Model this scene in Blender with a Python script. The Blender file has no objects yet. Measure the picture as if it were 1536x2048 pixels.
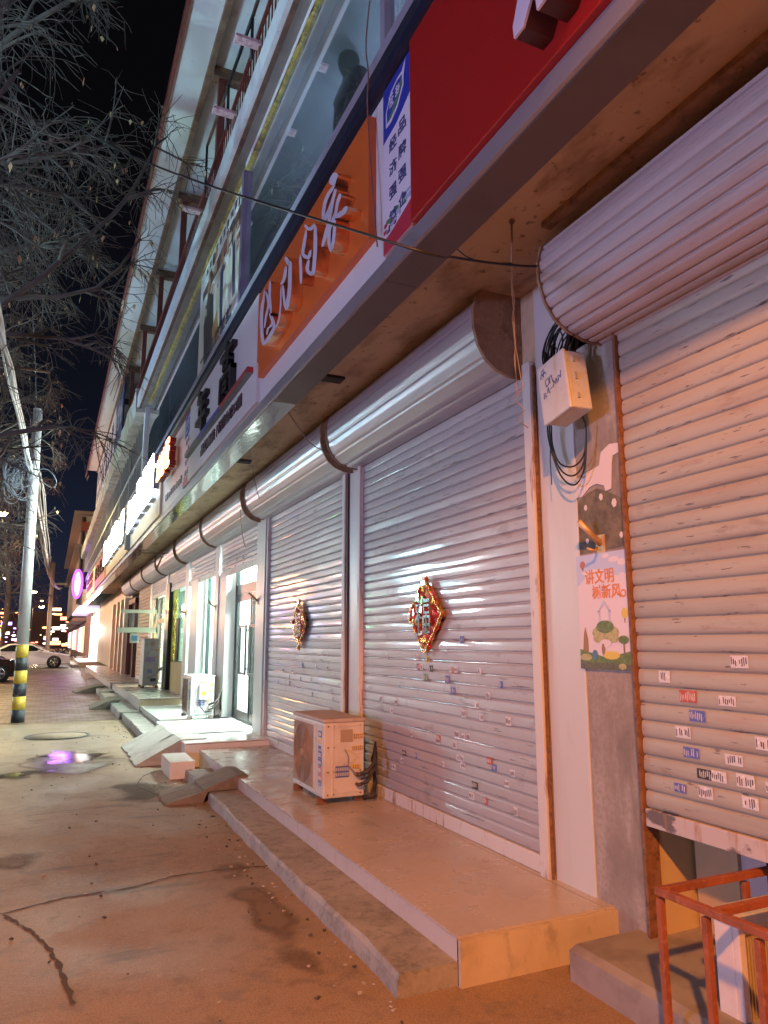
import bpy, math, random
from mathutils import Vector, Matrix
R=math.radians
rnd=random.Random(7)
S=bpy.context.scene; COL=S.collection
# ---------------------------------------------------------------- camera
cd=bpy.data.cameras.new('camera'); cam=bpy.data.objects.new('camera',cd); COL.objects.link(cam); S.camera=cam
r_=Vector((0.91020861,-0.41414412,-0.00221925)); u_=Vector((-0.07060037,-0.16044161,0.98451718)); f_=Vector((0.40808807,0.89595934,0.17527406))
cam.matrix_world=Matrix(((r_.x,u_.x,-f_.x,0),(r_.y,u_.y,-f_.y,0),(r_.z,u_.z,-f_.z,1.55),(0,0,0,1)))
cd.sensor_fit='HORIZONTAL'; cd.sensor_width=36; cd.lens=36*1443.8/1536; cd.clip_start=.05; cd.clip_end=900
S.render.resolution_x=768; S.render.resolution_y=1024
# ---------------------------------------------------------------- night sky
w=bpy.data.worlds.new('World'); S.world=w; w.use_nodes=True
nt=w.node_tree; bg=nt.nodes['Background']
tc=nt.nodes.new('ShaderNodeTexCoord'); sp=nt.nodes.new('ShaderNodeSeparateXYZ'); cr=nt.nodes.new('ShaderNodeValToRGB')
nt.links.new(tc.outputs['Generated'],sp.inputs[0]); nt.links.new(sp.outputs['Z'],cr.inputs[0]); nt.links.new(cr.outputs[0],bg.inputs[0])
e=cr.color_ramp.elements; e[0].position=0; e[0].color=(.020,.018,.032,1); e[1].position=.55; e[1].color=(.0022,.0022,.003,1)
for ps,cl in ((.13,(.010,.014,.030,1)),(.28,(.0045,.0055,.011,1))):
    k=e.new(ps); k.color=cl
bg.inputs[1].default_value=1.0
S.view_settings.view_transform='Standard'; S.view_settings.look='None'; S.view_settings.exposure=0; S.view_settings.gamma=1
# ---------------------------------------------------------------- street light sources (all stand outside the frame except where a lamp is modelled)
def light(name,kind,loc,col,power,size=.3,to=None,sy=None,spot=None):
    d=bpy.data.lights.new(name,kind); o=bpy.data.objects.new(name,d); COL.objects.link(o); o.location=loc
    d.color=col; d.energy=power
    if kind=='AREA':
        d.size=size
        if sy: d.shape='RECTANGLE'; d.size_y=sy
    elif kind!='SUN': d.shadow_soft_size=size
    if spot: d.spot_size=R(spot); d.spot_blend=.14
    if to is not None: o.rotation_euler=(Vector(to)-Vector(loc)).to_track_quat('-Z','Y').to_euler()
    return o
light('sodium_street_light','SPOT',(-2.0,-3.0,6.0),(1,.33,.06),4300,.14,to=(-1.8,-2.7,0),spot=135)
light('violet_shop_light','AREA',(-8.5,1.0,1.9),(.52,.54,1.0),660,1.2,(2.7,4.5,12.5),.9)
light('teal_flood_light','SPOT',(-8.8,8,3.0),(.46,.85,.92),3400,.16,to=(2.2,6.2,10.6),spot=50)
light('blue_flood_light','SPOT',(-8.8,17,3.0),(.30,.56,1),3400,.16,to=(2.2,13.5,10.6),spot=50)
light('pale_shop_light','AREA',(-9,27,4.2),(.42,.88,1),800,2.4,(1.5,10,12),1.0)
light('pink_shop_light','AREA',(-8,36,4.0),(1,.42,.48),260,1.6,(1.2,30,8),1.0)
# ---------------------------------------------------------------- materials
M={}
def mat(n,c,r=.6,m=0,layers=(),bump=None,em=None,es=0,rl=None,spec=None,tr=0,alpha=None,coat=None):
    if n in M: return M[n]
    x=bpy.data.materials.new(n); x.use_nodes=True; t=x.node_tree; N=t.nodes; L=t.links; b=N['Principled BSDF']
    b.inputs['Base Color'].default_value=(*c,1); b.inputs['Roughness'].default_value=r; b.inputs['Metallic'].default_value=m
    if spec is not None: b.inputs['Specular IOR Level'].default_value=spec
    if em: b.inputs['Emission Color'].default_value=(*em,1); b.inputs['Emission Strength'].default_value=es
    if alpha is not None: b.inputs['Alpha'].default_value=alpha
    if coat: b.inputs['Coat Weight'].default_value=coat[0]; b.inputs['Coat Roughness'].default_value=coat[1]
    g=N.new('ShaderNodeTexCoord'); prev=None
    def noise(sc,lo,hi,det=5,ro=.6):
        mp=N.new('ShaderNodeMapping'); L.new(g.outputs['Object'],mp.inputs[0])
        mp.inputs['Scale'].default_value=sc if isinstance(sc,tuple) else (sc,sc,sc)
        mp.inputs['Location'].default_value=(rnd.uniform(0,40),rnd.uniform(0,40),rnd.uniform(0,40))
        z=N.new('ShaderNodeTexNoise'); z.inputs['Scale'].default_value=1; z.inputs['Detail'].default_value=det; z.inputs['Roughness'].default_value=ro
        L.new(mp.outputs[0],z.inputs['Vector'])
        q=N.new('ShaderNodeMapRange'); q.inputs['From Min'].default_value=lo; q.inputs['From Max'].default_value=hi
        L.new(z.outputs[0],q.inputs[0]); return q.outputs[0],z.outputs[0]
    for la in layers:
        sc,lo,hi,cl=la[:4]; amt=la[4] if len(la)>4 else 1
        fac,_=noise(sc,lo,hi)
        mu=N.new('ShaderNodeMath'); mu.operation='MULTIPLY'; mu.inputs[1].default_value=amt; L.new(fac,mu.inputs[0])
        mx=N.new('ShaderNodeMix'); mx.data_type='RGBA'; L.new(mu.outputs[0],mx.inputs[0])
        if prev is None: mx.inputs[6].default_value=(*c,1)
        else: L.new(prev,mx.inputs[6])
        mx.inputs[7].default_value=(*cl,1); prev=mx.outputs[2]
    if prev is not None: L.new(prev,b.inputs['Base Color'])
    if rl:
        sc,lo,hi,r2=rl; fac,_=noise(sc,lo,hi); q=N.new('ShaderNodeMapRange'); L.new(fac,q.inputs[0]); q.inputs[3].default_value=r; q.inputs[4].default_value=r2; L.new(q.outputs[0],b.inputs['Roughness'])
    if bump:
        sc,st,di=bump; _,z=noise(sc,0,1,4); bp=N.new('ShaderNodeBump'); bp.inputs['Strength'].default_value=st; bp.inputs['Distance'].default_value=di
        L.new(z,bp.inputs['Height']); L.new(bp.outputs[0],b.inputs['Normal'])
    M[n]=x; return x
def emat(n,c,s):
    return mat(n,(.02,.02,.02),.5,em=c,es=s)
def glass(n,tint,refl,rough=.02,haze=0.0):
    x=bpy.data.materials.new(n); x.use_nodes=True; t=x.node_tree; N=t.nodes; L=t.links; N.remove(N['Principled BSDF'])
    o=[k for k in N if k.type=='OUTPUT_MATERIAL'][0]
    tr=N.new('ShaderNodeBsdfTransparent'); tr.inputs[0].default_value=(*tint,1)
    gl=N.new('ShaderNodeBsdfGlossy'); gl.inputs['Roughness'].default_value=rough; gl.inputs[0].default_value=(.95,.97,1,1)
    fr=N.new('ShaderNodeLayerWeight'); fr.inputs[0].default_value=.5; pw=N.new('ShaderNodeMath'); pw.operation='POWER'; pw.inputs[1].default_value=3.2; L.new(fr.outputs['Facing'],pw.inputs[0])
    ad=N.new('ShaderNodeMapRange'); L.new(pw.outputs[0],ad.inputs[0]); ad.inputs[3].default_value=refl*.25; ad.inputs[4].default_value=min(1,.25+refl*1.5)
    mx=N.new('ShaderNodeMixShader'); L.new(ad.outputs[0],mx.inputs[0]); L.new(tr.outputs[0],mx.inputs[1]); L.new(gl.outputs[0],mx.inputs[2]); last=mx.outputs[0]
    if haze:
        df=N.new('ShaderNodeBsdfDiffuse'); df.inputs[0].default_value=(.45,.5,.48,1); m2=N.new('ShaderNodeMixShader'); m2.inputs[0].default_value=haze
        L.new(last,m2.inputs[1]); L.new(df.outputs[0],m2.inputs[2]); last=m2.outputs[0]
    L.new(last,o.inputs[0]); M[n]=x; return x
# ---------------------------------------------------------------- mesh helpers
def wloc(o):
    v=Vector((0,0,0))
    while o is not None: v+=o.location; o=o.parent
    return v
class MB:
    def __init__(s): s.v=[];s.f=[];s.m=[];s.s=[]
    def add(s,vs,fs,m=0,sm=False):
        k=len(s.v); s.v+=[tuple(a) for a in vs]
        for f in fs: s.f.append([i+k for i in f]); s.m.append(m); s.s.append(sm)
        return s
    def box(s,x0,y0,z0,x1,y1,z1,m=0):
        if x0>x1:x0,x1=x1,x0
        if y0>y1:y0,y1=y1,y0
        if z0>z1:z0,z1=z1,z0
        return s.add([(x0,y0,z0),(x1,y0,z0),(x1,y1,z0),(x0,y1,z0),(x0,y0,z1),(x1,y0,z1),(x1,y1,z1),(x0,y1,z1)],[(0,3,2,1),(4,5,6,7),(0,1,5,4),(1,2,6,5),(2,3,7,6),(3,0,4,7)],m)
    def obox(s,c,size,rot=(0,0,0),m=0):
        from mathutils import Euler
        q=Euler([R(a) for a in rot]).to_matrix(); c=Vector(c); h=[a/2 for a in size]
        P=[c+q@Vector((a*h[0],b*h[1],d*h[2])) for d in(-1,1) for a,b in((-1,-1),(1,-1),(1,1),(-1,1))]
        return s.add(P,[(0,3,2,1),(4,5,6,7),(0,1,5,4),(1,2,6,5),(2,3,7,6),(3,0,4,7)],m)
    def prism(s,poly,ax,a0,a1,m=0,sm=False,caps=True,mc=None):
        n=len(poly); mp={'x':lambda p,a:(a,p[0],p[1]),'y':lambda p,a:(p[0],a,p[1]),'z':lambda p,a:(p[0],p[1],a)}[ax]
        s.add([mp(p,a0) for p in poly]+[mp(p,a1) for p in poly],[(i,(i+1)%n,n+(i+1)%n,n+i) for i in range(n if caps else n-1)],m,sm)
        if caps:
            s.add([mp(p,a0) for p in poly],[tuple(range(n))[::-1]],mc if mc is not None else m); s.add([mp(p,a1) for p in poly],[tuple(range(n))],mc if mc is not None else m)
        return s
    def tube(s,pts,r,n=6,m=0,r1=None,sm=True,cap=True):
        P=[Vector(p) for p in pts]; k=len(P)
        vs=[];up=Vector((.13,.07,1)).normalized()
        for i,p in enumerate(P):
            d=(P[min(i+1,k-1)]-P[max(i-1,0)]);
            if d.length<1e-9: d=Vector((0,0,1))
            d.normalize(); a=d.cross(up)
            if a.length<.05: a=d.cross(Vector((1,0,0)))
            a.normalize(); b=d.cross(a); rr=r if r1 is None else r+(r1-r)*i/max(1,k-1)
            vs+=[p+a*math.cos(t*2*math.pi/n)*rr+b*math.sin(t*2*math.pi/n)*rr for t in range(n)]
        fs=[(i*n+j,i*n+(j+1)%n,(i+1)*n+(j+1)%n,(i+1)*n+j) for i in range(k-1) for j in range(n)]
        if cap: fs+=[tuple(range(n))[::-1],tuple((k-1)*n+j for j in range(n))]
        return s.add(vs,fs,m,sm)
    def lathe(s,prof,c,ax='z',n=20,m=0,sm=True):
        k=len(prof); vs=[]
        for r,h in prof:
            for t in range(n):
                a=t*2*math.pi/n; u,v=r*math.cos(a),r*math.sin(a)
                vs.append((c[0]+u,c[1]+v,c[2]+h) if ax=='z' else (c[0]+h,c[1]+u,c[2]+v) if ax=='x' else (c[0]+u,c[1]+h,c[2]+v))
        return s.add(vs,[(i*n+j,i*n+(j+1)%n,(i+1)*n+(j+1)%n,(i+1)*n+j) for i in range(k-1) for j in range(n)],m,sm)
    def text(s,body,X,y_far,y_near,z0,z1,depth=.004,m=0,bold=0.0,face='x'):
        key=(body,bold)
        if key not in TC:
            cu=bpy.data.curves.new('t','FONT'); cu.body=body; cu.size=1; cu.extrude=.5; cu.offset=bold; cu.resolution_u=3
            ob=bpy.data.objects.new('t',cu); COL.objects.link(ob); bpy.context.view_layer.update()
            me=bpy.data.meshes.new_from_object(ob.evaluated_get(bpy.context.evaluated_depsgraph_get()))
            TC[key]=([tuple(v.co) for v in me.vertices],[tuple(p.vertices) for p in me.polygons]); bpy.data.objects.remove(ob); bpy.data.curves.remove(cu); bpy.data.meshes.remove(me)
        V,F=TC[key]
        if not V: return s
        xs=[v[0] for v in V]; ys=[v[1] for v in V]; a,b=min(xs),max(xs); c,d=min(ys),max(ys)
        out=[]
        for x,y,z in V:
            t=(x-a)/(b-a or 1); q=(y-c)/(d-c or 1); p=y_far+(y_near-y_far)*t; h=z0+(z1-z0)*q
            out.append((X-(z+.5)*depth,p,h) if face=='x' else (p,X-(z+.5)*depth,h))
        return s.add(out,F,m)
    def build(s,name,mats,parent=None,bev=0,label=None,**kw):
        o0=wloc(parent) if parent is not None else Vector((0,0,0)); loc=kw.pop('loc',None)
        if parent is None and loc is not None: o0=Vector(loc)
        me=bpy.data.meshes.new(name); me.from_pydata([(a-o0.x,b-o0.y,c-o0.z) for a,b,c in s.v],[],s.f)
        for x in (mats if isinstance(mats,(list,tuple)) else [mats]): me.materials.append(x)
        me.polygons.foreach_set('material_index',s.m); me.polygons.foreach_set('use_smooth',s.s); me.update()
        o=bpy.data.objects.new(name,me); COL.objects.link(o)
        if parent is not None: o.parent=parent
        elif loc is not None: o.location=loc
        if bev:
            b=o.modifiers.new('b','BEVEL'); b.width=bev; b.segments=2; b.limit_method='ANGLE'; b.angle_limit=R(40)
        if label: o['label']=label
        for k,v in kw.items(): o[k]=v
        return o
TC={}
def thing(name,label,cat,loc=(0,0,0),group=None):
    o=bpy.data.objects.new(name,None); COL.objects.link(o); o.location=loc; o.empty_display_size=.1
    o['label']=label; o['category']=cat
    if group: o['group']=group
    return o
def children(o): return [c for c in bpy.data.objects if c.parent==o]
def copy_tree(o,parent=None):
    ch=children(o); c=o.copy(); COL.objects.link(c)
    if parent is not None: c.parent=parent
    for k in ch: copy_tree(k,c)
    return c
# ---------------------------------------------------------------- palette
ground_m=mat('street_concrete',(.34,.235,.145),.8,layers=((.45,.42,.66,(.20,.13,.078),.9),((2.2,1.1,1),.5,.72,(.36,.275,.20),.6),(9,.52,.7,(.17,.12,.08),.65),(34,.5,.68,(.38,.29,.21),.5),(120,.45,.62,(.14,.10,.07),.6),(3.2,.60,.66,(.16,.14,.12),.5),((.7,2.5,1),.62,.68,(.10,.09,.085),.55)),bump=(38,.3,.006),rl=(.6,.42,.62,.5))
step_m=mat('worn_cement_step',(.33,.30,.27),.7,layers=((3,.45,.65,(.2,.18,.16),.8),(14,.5,.62,(.13,.12,.11),.55),(50,.45,.7,(.38,.35,.32),.5)),bump=(30,.3,.008))
tile_m=mat('beige_porcelain_tile',(.50,.43,.38),.22,layers=((1.6,.4,.7,(.40,.33,.28),.7),(24,.55,.72,(.34,.28,.24),.35)),rl=((3,3,3),.4,.65,.42),bump=(6,.05,.004))
tileedge_m=mat('tile_edge',(.50,.44,.42),.4,layers=((7,.5,.7,(.33,.28,.25),.5),))
wtile_m=mat('white_tile',(.72,.73,.70),.18,layers=((4,.5,.75,(.55,.55,.5),.5),))
cement_m=mat('rough_cement',(.36,.31,.27),.85,layers=((1.8,.42,.62,(.20,.17,.145),.9),((9,9,2),.5,.68,(.46,.42,.38),.6),(40,.45,.6,(.25,.21,.18),.5)),bump=(25,.5,.01))
plaster_y=mat('yellowed_plaster',(.55,.42,.27),.8,layers=((2.5,.42,.68,(.38,.27,.16),.8),((12,12,5),.55,.7,(.26,.18,.11),.6)),bump=(18,.25,.006))
wpost_m=mat('white_aluminium_cladding',(.58,.58,.56),.35,layers=(((6,6,.7),.5,.75,(.50,.48,.44),.6),((3,3,1.2),.6,.75,(.42,.36,.28),.35)),bump=((4,4,1),.08,.01))
rust_m=mat('rusted_steel',(.20,.085,.035),.8,layers=((14,.42,.62,(.26,.13,.065),.9),(50,.5,.65,(.10,.045,.03),.8)),bump=(60,.4,.004))
rustpaint_m=mat('worn_white_paint_on_steel',(.62,.58,.54),.5,layers=(((20,20,3),.56,.66,(.33,.16,.06),.85),((6,6,2),.62,.7,(.22,.1,.04),.9)))
sh_grey=mat('galvanised_slat_steel',(.44,.40,.42),.5,.2,layers=(((8,.9,9),.50,.75,(.42,.40,.42),.7),((3,3,30),.58,.68,(.46,.38,.33),.55),((20,3,45),.63,.68,(.13,.11,.12),.8),((9,4,9),.60,.70,(.26,.22,.22),.6)),bump=((3,5,26),.22,.006),rl=((4,2,12),.4,.65,.38),coat=(.4,.09))
sh_beige=mat('painted_slat_steel',(.42,.39,.335),.55,.15,layers=(((8,.9,9),.48,.75,(.30,.255,.215),.85),((3,3,30),.55,.68,(.42,.31,.25),.55),((26,7,60),.635,.67,(.12,.09,.09),.85),((9,3,9),.60,.70,(.27,.21,.18),.6)),bump=((3,5,24),.2,.005))
house_m=mat('polished_housing_steel',(.50,.49,.54),.38,.6,layers=(((3,1,3),.5,.72,(.48,.48,.54),.6),((10,10,10),.62,.72,(.40,.30,.24),.4)),bump=((7,2.5,7),.3,.012))
house_b=mat('painted_housing_steel',(.46,.41,.42),.48,.15,layers=(((3,2,8),.5,.75,(.38,.31,.28),.7),((9,9,9),.66,.72,(.40,.28,.16),.6)),bump=((3,2,7),.2,.008))
cap_m=mat('rusty_end_cap',(.27,.17,.10),.7,layers=((6,.45,.65,(.15,.085,.05),.9),(30,.5,.66,(.36,.24,.14),.5)),bump=(20,.3,.006))
dark_m=mat('dark_gap',(.015,.012,.012),.8)
black_m=mat('black_paint',(.018,.018,.02),.35)
cable_m=mat('black_cable_rubber',(.012,.012,.014),.45)
soffit_m=mat('stained_canopy_plaster',(.44,.34,.23),.85,layers=((1.1,.45,.7,(.30,.22,.15),.8),((5,2,5),.52,.68,(.19,.13,.085),.8),(14,.60,.68,(.10,.065,.045),.8)),bump=(14,.2,.01))
trim_m=mat('brushed_fascia_metal',(.34,.32,.36),.40,.5,layers=(((3,.6,3),.45,.7,(.28,.26,.29),.6),((6,3,6),.66,.76,(.36,.30,.24),.6)),bump=((3,.6,3),.12,.02))
under_m=mat('mirror_fascia_underside',(.45,.46,.46),.13,1.0,bump=((3,1.3,3),.25,.03))
navy_m=mat('navy_gutter',(.012,.014,.035),.4,layers=((6,.5,.7,(.025,.028,.05),.6),))
lav_m=mat('pale_window_sill_metal',(.42,.42,.50),.4,.3,layers=(((5,1,5),.5,.7,(.30,.30,.36),.6),))
panel_w=mat('pale_cladding_panel',(.66,.66,.68),.38,layers=((1.5,.5,.75,(.56,.56,.57),.6),((8,3,1),.62,.8,(.5,.48,.46),.5)),bump=((1.5,1.5,1),.06,.02))
white_tileface=mat('ledge_tile_face',(.62,.64,.68),.45,layers=((5,.5,.7,(.48,.48,.5),.7),(30,.62,.7,(.3,.28,.27),.5)))
conc_ledge=mat('raw_ledge_concrete',(.50,.50,.44),.9,layers=((3,.45,.6,(.26,.26,.2),.8),(12,.5,.65,(.58,.54,.46),.7)),bump=(16,.6,.03))
ceil_w=mat('whitewashed_eave_ceiling',(.66,.70,.68),.8,layers=((.7,.5,.72,(.54,.57,.54),.7),((3,3,3),.62,.7,(.34,.37,.34),.6),(11,.68,.72,(.16,.16,.15),.8)),bump=(4,.12,.02))
redpaint=mat('dull_red_steel_paint',(.17,.035,.028),.5,layers=((5,.5,.7,(.10,.03,.025),.7),(25,.6,.7,(.25,.1,.06),.5)))
beam_m=mat('brown_eave_beam',(.16,.09,.055),.7,layers=((4,.45,.65,(.30,.18,.10),.7),(20,.55,.68,(.07,.04,.03),.7)))
green_fr=mat('dark_green_frame',(.02,.05,.045),.35)
def scribble(mb,x,y0,y1,z0,z1,m,d=.006,seed=0,th=.1):
    """strokes of a character too blurred to read in the photograph"""
    q=random.Random(seed); H=z1-z0; W=y0-y1
    for i in range(q.choice((3,4))):
        z=z0+H*(.08+.27*i+q.uniform(-.04,.04)); a=q.uniform(0,.2); c=q.uniform(.75,1); mb.box(x-d,y0-W*a,z,x,y0-W*c,z+H*th,m)
    for i in range(2):
        y=y0-W*(.25+.42*i+q.uniform(-.08,.08)); a=q.uniform(0,.3); mb.box(x-d*1.1,y,z0+H*a,x,y-W*th*1.1,z0+H*q.uniform(.7,1),m)
# ================================================================ ground, street, steps
def sheet(name,pts,z,m,parent=None,**kw):
    b=MB(); b.add([(x,y,z) for x,y in pts],[tuple(range(len(pts)))]); return b.build(name,m,parent,**kw)
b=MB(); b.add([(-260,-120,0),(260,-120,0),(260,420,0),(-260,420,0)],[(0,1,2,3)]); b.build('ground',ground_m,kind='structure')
# brick pavement beyond the concrete forecourt
def brickmat(n,c1,c2,mort,sc,bw,bh):
    x=mat(n,c1,.6,bump=(20,.3,.005),rl=(2,.4,.6,.42)); t=x.node_tree; N=t.nodes; L=t.links; b=N['Principled BSDF']
    g=N.new('ShaderNodeTexCoord'); mp=N.new('ShaderNodeMapping'); L.new(g.outputs['Object'],mp.inputs[0]); mp.inputs['Rotation'].default_value=(0,0,0)
    k=N.new('ShaderNodeTexBrick'); L.new(mp.outputs[0],k.inputs[0]); k.inputs['Scale'].default_value=sc; k.inputs['Brick Width'].default_value=bw; k.inputs['Row Height'].default_value=bh
    k.inputs['Mortar Size'].default_value=.012; k.inputs['Color1'].default_value=(*c1,1); k.inputs['Color2'].default_value=(*c2,1); k.inputs['Mortar'].default_value=(*mort,1)
    nz=N.new('ShaderNodeTexNoise'); nz.inputs['Scale'].default_value=1.3; nz.inputs['Detail'].default_value=5; L.new(g.outputs['Object'],nz.inputs['Vector'])
    mx=N.new('ShaderNodeMix'); mx.data_type='RGBA'; mx.blend_type='MULTIPLY'; mx.inputs[0].default_value=.55; L.new(k.outputs[0],mx.inputs[6]); L.new(nz.outputs[0],mx.inputs[7]); L.new(mx.outputs[2],b.inputs['Base Color'])
    return x
pave_m=brickmat('clay_paver',(.27,.135,.078),(.17,.095,.06),(.05,.04,.03),1,.23,.115)
jag=[(-9,15.95)]+[(x*.25-2.2,15.85+rnd.uniform(-.12,.12)) for x in range(0,15)]+[(1.50,15.75)]
sheet('brick_pavement',jag+[(1.5,44),(-9,44)],.004,pave_m,kind='structure')
asph=mat('street_asphalt',(.075,.07,.07),.55,layers=((.8,.45,.7,(.12,.11,.10),.7),(40,.4,.7,(.04,.04,.04),.5)),bump=(60,.3,.005),rl=(1.2,.4,.6,.25))
sheet('side_road',[(-60,46),(60,46),(60,62),(-60,62)],.006,asph,kind='structure')
sheet('main_road',[(-11.5,-60),(-4.6,-60),(-4.6,240),(-11.5,240)],.010,asph,kind='structure')
b=MB().box(-4.6,-60,0,-4.4,46,.12); b.build('road_kerb',step_m,kind='structure')
# cracks in the concrete
crk=mat('crack_shadow',(.085,.06,.045),.9)
def ribbon(pts,w,z,sub=9,jit=.007):
    P=[]
    for i in range(len(pts)-1):
        for k in range(sub):
            t=k/sub; P.append(Vector((pts[i][0]*(1-t)+pts[i+1][0]*t+rnd.uniform(-jit,jit),pts[i][1]*(1-t)+pts[i+1][1]*t+rnd.uniform(-jit,jit),z)))
    P.append(Vector((*pts[-1],z))); mb=MB(); vs=[]
    for i,p in enumerate(P):
        d=(P[min(i+1,len(P)-1)]-P[max(i-1,0)]).normalized(); n=Vector((-d.y,d.x,0)); ww=w*rnd.uniform(.35,1.2)/2
        vs+=[p+n*ww,p-n*ww*rnd.uniform(.6,1)]
    return mb.add(vs,[(2*i,2*i+1,2*i+3,2*i+2) for i in range(len(P)-1)])
for nm,pts,ww in (('ground_crack',[(-1.4,4.85),(-.6,4.9),(-.15,5.01),(.19,5.15),(.57,5.17),(.87,5.3),(1.14,5.3),(1.5,5.25)],.022),
               ('ground_crack',[(-.14,5.0),(.0,4.7),(.1,4.4),(.16,4.05),(.2,3.7)],.03),('ground_crack',[(-.1,7.58),(.32,7.67),(.76,7.65),(1.14,7.78)],.014),
               ('ground_crack',[(1.5,9.8),(1.1,9.2),(.95,8.6),(1.14,7.9)],.02),('ground_crack',[(-4.2,12.9),(-1,13.0),(1.4,13.4)],.03)):
    ribbon(pts,ww,.0045).build(nm,crk,kind='structure')
# puddles
pud=mat('puddle_water',(.03,.03,.03),.035,spec=.8,bump=(5,.05,.01)); damp=mat('damp_concrete',(.13,.12,.105),.42,layers=((9,.45,.6,(.2,.18,.17),.6),),bump=(30,.2,.004))
def blob(cx,cy,rx,ry,n=40,seed=1,jit=.18):
    q=random.Random(seed); ph=[q.uniform(0,6.28) for _ in range(6)]
    return [(cx+rx*math.cos(a)*(1+jit*sum(math.sin((k+2)*a+ph[k])/(k+1.2) for k in range(6))),cy+ry*math.sin(a)*(1+jit*sum(math.sin((k+2)*a+ph[k])/(k+1.2) for k in range(6)))) for a in [i*2*math.pi/n for i in range(n)]]
def softpatch(name,cx,cy,rx,ry,z,base,rough,edge=.25,nz=1.0,scale=2.2,seed=0):
    x=bpy.data.materials.new(name+'_surface'); x.use_nodes=True; t=x.node_tree; N=t.nodes; L=t.links; b=N['Principled BSDF']; o=[k for k in N if k.type=='OUTPUT_MATERIAL'][0]
    b.inputs['Base Color'].default_value=(*base,1); b.inputs['Roughness'].default_value=rough; b.inputs['Specular IOR Level'].default_value=.7 if rough<.35 else .15
    g=N.new('ShaderNodeTexCoord'); mp=N.new('ShaderNodeMapping'); mp.inputs['Scale'].default_value=(1/rx,1/ry,0); L.new(g.outputs['Object'],mp.inputs[0])
    ln=N.new('ShaderNodeVectorMath'); ln.operation='LENGTH'; L.new(mp.outputs[0],ln.inputs[0])
    n1=N.new('ShaderNodeTexNoise'); n1.inputs['Scale'].default_value=scale; n1.inputs['Detail'].default_value=6; m2=N.new('ShaderNodeMapping'); m2.inputs['Location'].default_value=(seed*3.1,seed*1.7,0); L.new(g.outputs['Object'],m2.inputs[0]); L.new(m2.outputs[0],n1.inputs['Vector'])
    ma=N.new('ShaderNodeMath'); ma.operation='MULTIPLY_ADD'; ma.inputs[1].default_value=2.2*nz; L.new(n1.outputs[0],ma.inputs[0]); sb=N.new('ShaderNodeMath'); sb.operation='SUBTRACT'; L.new(ma.outputs[0],sb.inputs[0]); ma.inputs[2].default_value=-.35*nz; L.new(ln.outputs['Value'],sb.inputs[1])
    mr=N.new('ShaderNodeMapRange'); mr.interpolation_type='SMOOTHSTEP'; mr.inputs[1].default_value=0; mr.inputs[2].default_value=edge; L.new(sb.outputs[0],mr.inputs[0])
    bp=N.new('ShaderNodeBump'); bp.inputs['Strength'].default_value=.12; bp.inputs['Distance'].default_value=.01; n2=N.new('ShaderNodeTexNoise'); n2.inputs['Scale'].default_value=7; L.new(g.outputs['Object'],n2.inputs['Vector']); L.new(n2.outputs[0],bp.inputs['Height']); L.new(bp.outputs[0],b.inputs['Normal'])
    tr=N.new('ShaderNodeBsdfTransparent'); mx=N.new('ShaderNodeMixShader'); L.new(mr.outputs[0],mx.inputs[0]); L.new(tr.outputs[0],mx.inputs[1]); L.new(b.outputs[0],mx.inputs[2]); L.new(mx.outputs[0],o.inputs[0])
    k=1.9; mb=MB(); mb.add([(cx-rx*k,cy-ry*k,z),(cx+rx*k,cy-ry*k,z),(cx+rx*k,cy+ry*k,z),(cx-rx*k,cy+ry*k,z)],[(0,1,2,3)]); return mb.build(name,x,None,loc=(cx,cy,z),kind='structure')
softpatch('damp_shade_patch',.2,10.5,1.0,1.5,.005,(.12,.095,.07),.3,.5,.9,1.6,1)
softpatch('puddle',.42,11.0,.62,.85,.0075,(.05,.045,.04),.09,.45,1.0,2.6,2); softpatch('puddle',-.35,9.9,.5,.45,.0095,(.05,.045,.04),.12,.6,1.0,2.6,5)
softpatch('damp_shade_patch',-.1,6.1,.42,.5,.005,(.17,.12,.085),.6,.6,.8,3,4); softpatch('damp_shade_patch',.95,8.3,.5,1.2,.005,(.19,.135,.095),.55,.6,.9,2,5)
softpatch('damp_shade_patch',1.25,4.4,.2,1.6,.0055,(.19,.135,.09),.7,.6,.9,3,7)  # dark shading along the step foot, painted as a matte ground patch
# manhole
mh=thing('manhole_cover','round concrete manhole cover with a dark rim in the pavement','manhole cover',(.22,13.55,0))
iron=mat('old_iron',(.05,.048,.045),.6,layers=((20,.5,.6,(.12,.09,.07),.6),))
MB().lathe([(.50,.004),(.50,.014),(.455,.014),(.455,.008)],(.22,13.55,0),n=40).build('rim',iron,mh)
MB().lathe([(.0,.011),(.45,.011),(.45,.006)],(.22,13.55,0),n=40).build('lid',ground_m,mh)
# steps & platforms ---------------------------------------------------
def wob(x,y0,y1,z0,z1,x1,jit,step=.22,mats=step_m,name='cement_step'):
    """long step with a chipped front edge"""
    mb=MB(); n=max(2,int((y1-y0)/step)); ys=[y0+(y1-y0)*i/n for i in range(n+1)]; xs=[x+rnd.uniform(-jit,jit) for _ in ys]; c=[(rnd.uniform(.008,.028),rnd.uniform(.008,.03)) for _ in ys]
    vs=[]
    for y,xx,(a,d) in zip(ys,xs,c): vs+=[(xx,y,z0),(xx+a*.3,y,z1-d),(xx+a,y,z1),(x1,y,z1),(x1,y,z0)]
    fs=[(i*5+k,i*5+k+1,(i+1)*5+k+1,(i+1)*5+k) for i in range(n) for k in range(4)]+[(0,1,2,3,4),tuple(n*5+k for k in (4,3,2,1,0))]
    return mb.add(vs,fs).build(name,mats,kind='structure')
wob(1.50,3.155,7.44,0,.10,1.83,.012); wob(1.50,8.04,8.80,0,.10,1.83,.012)
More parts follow.
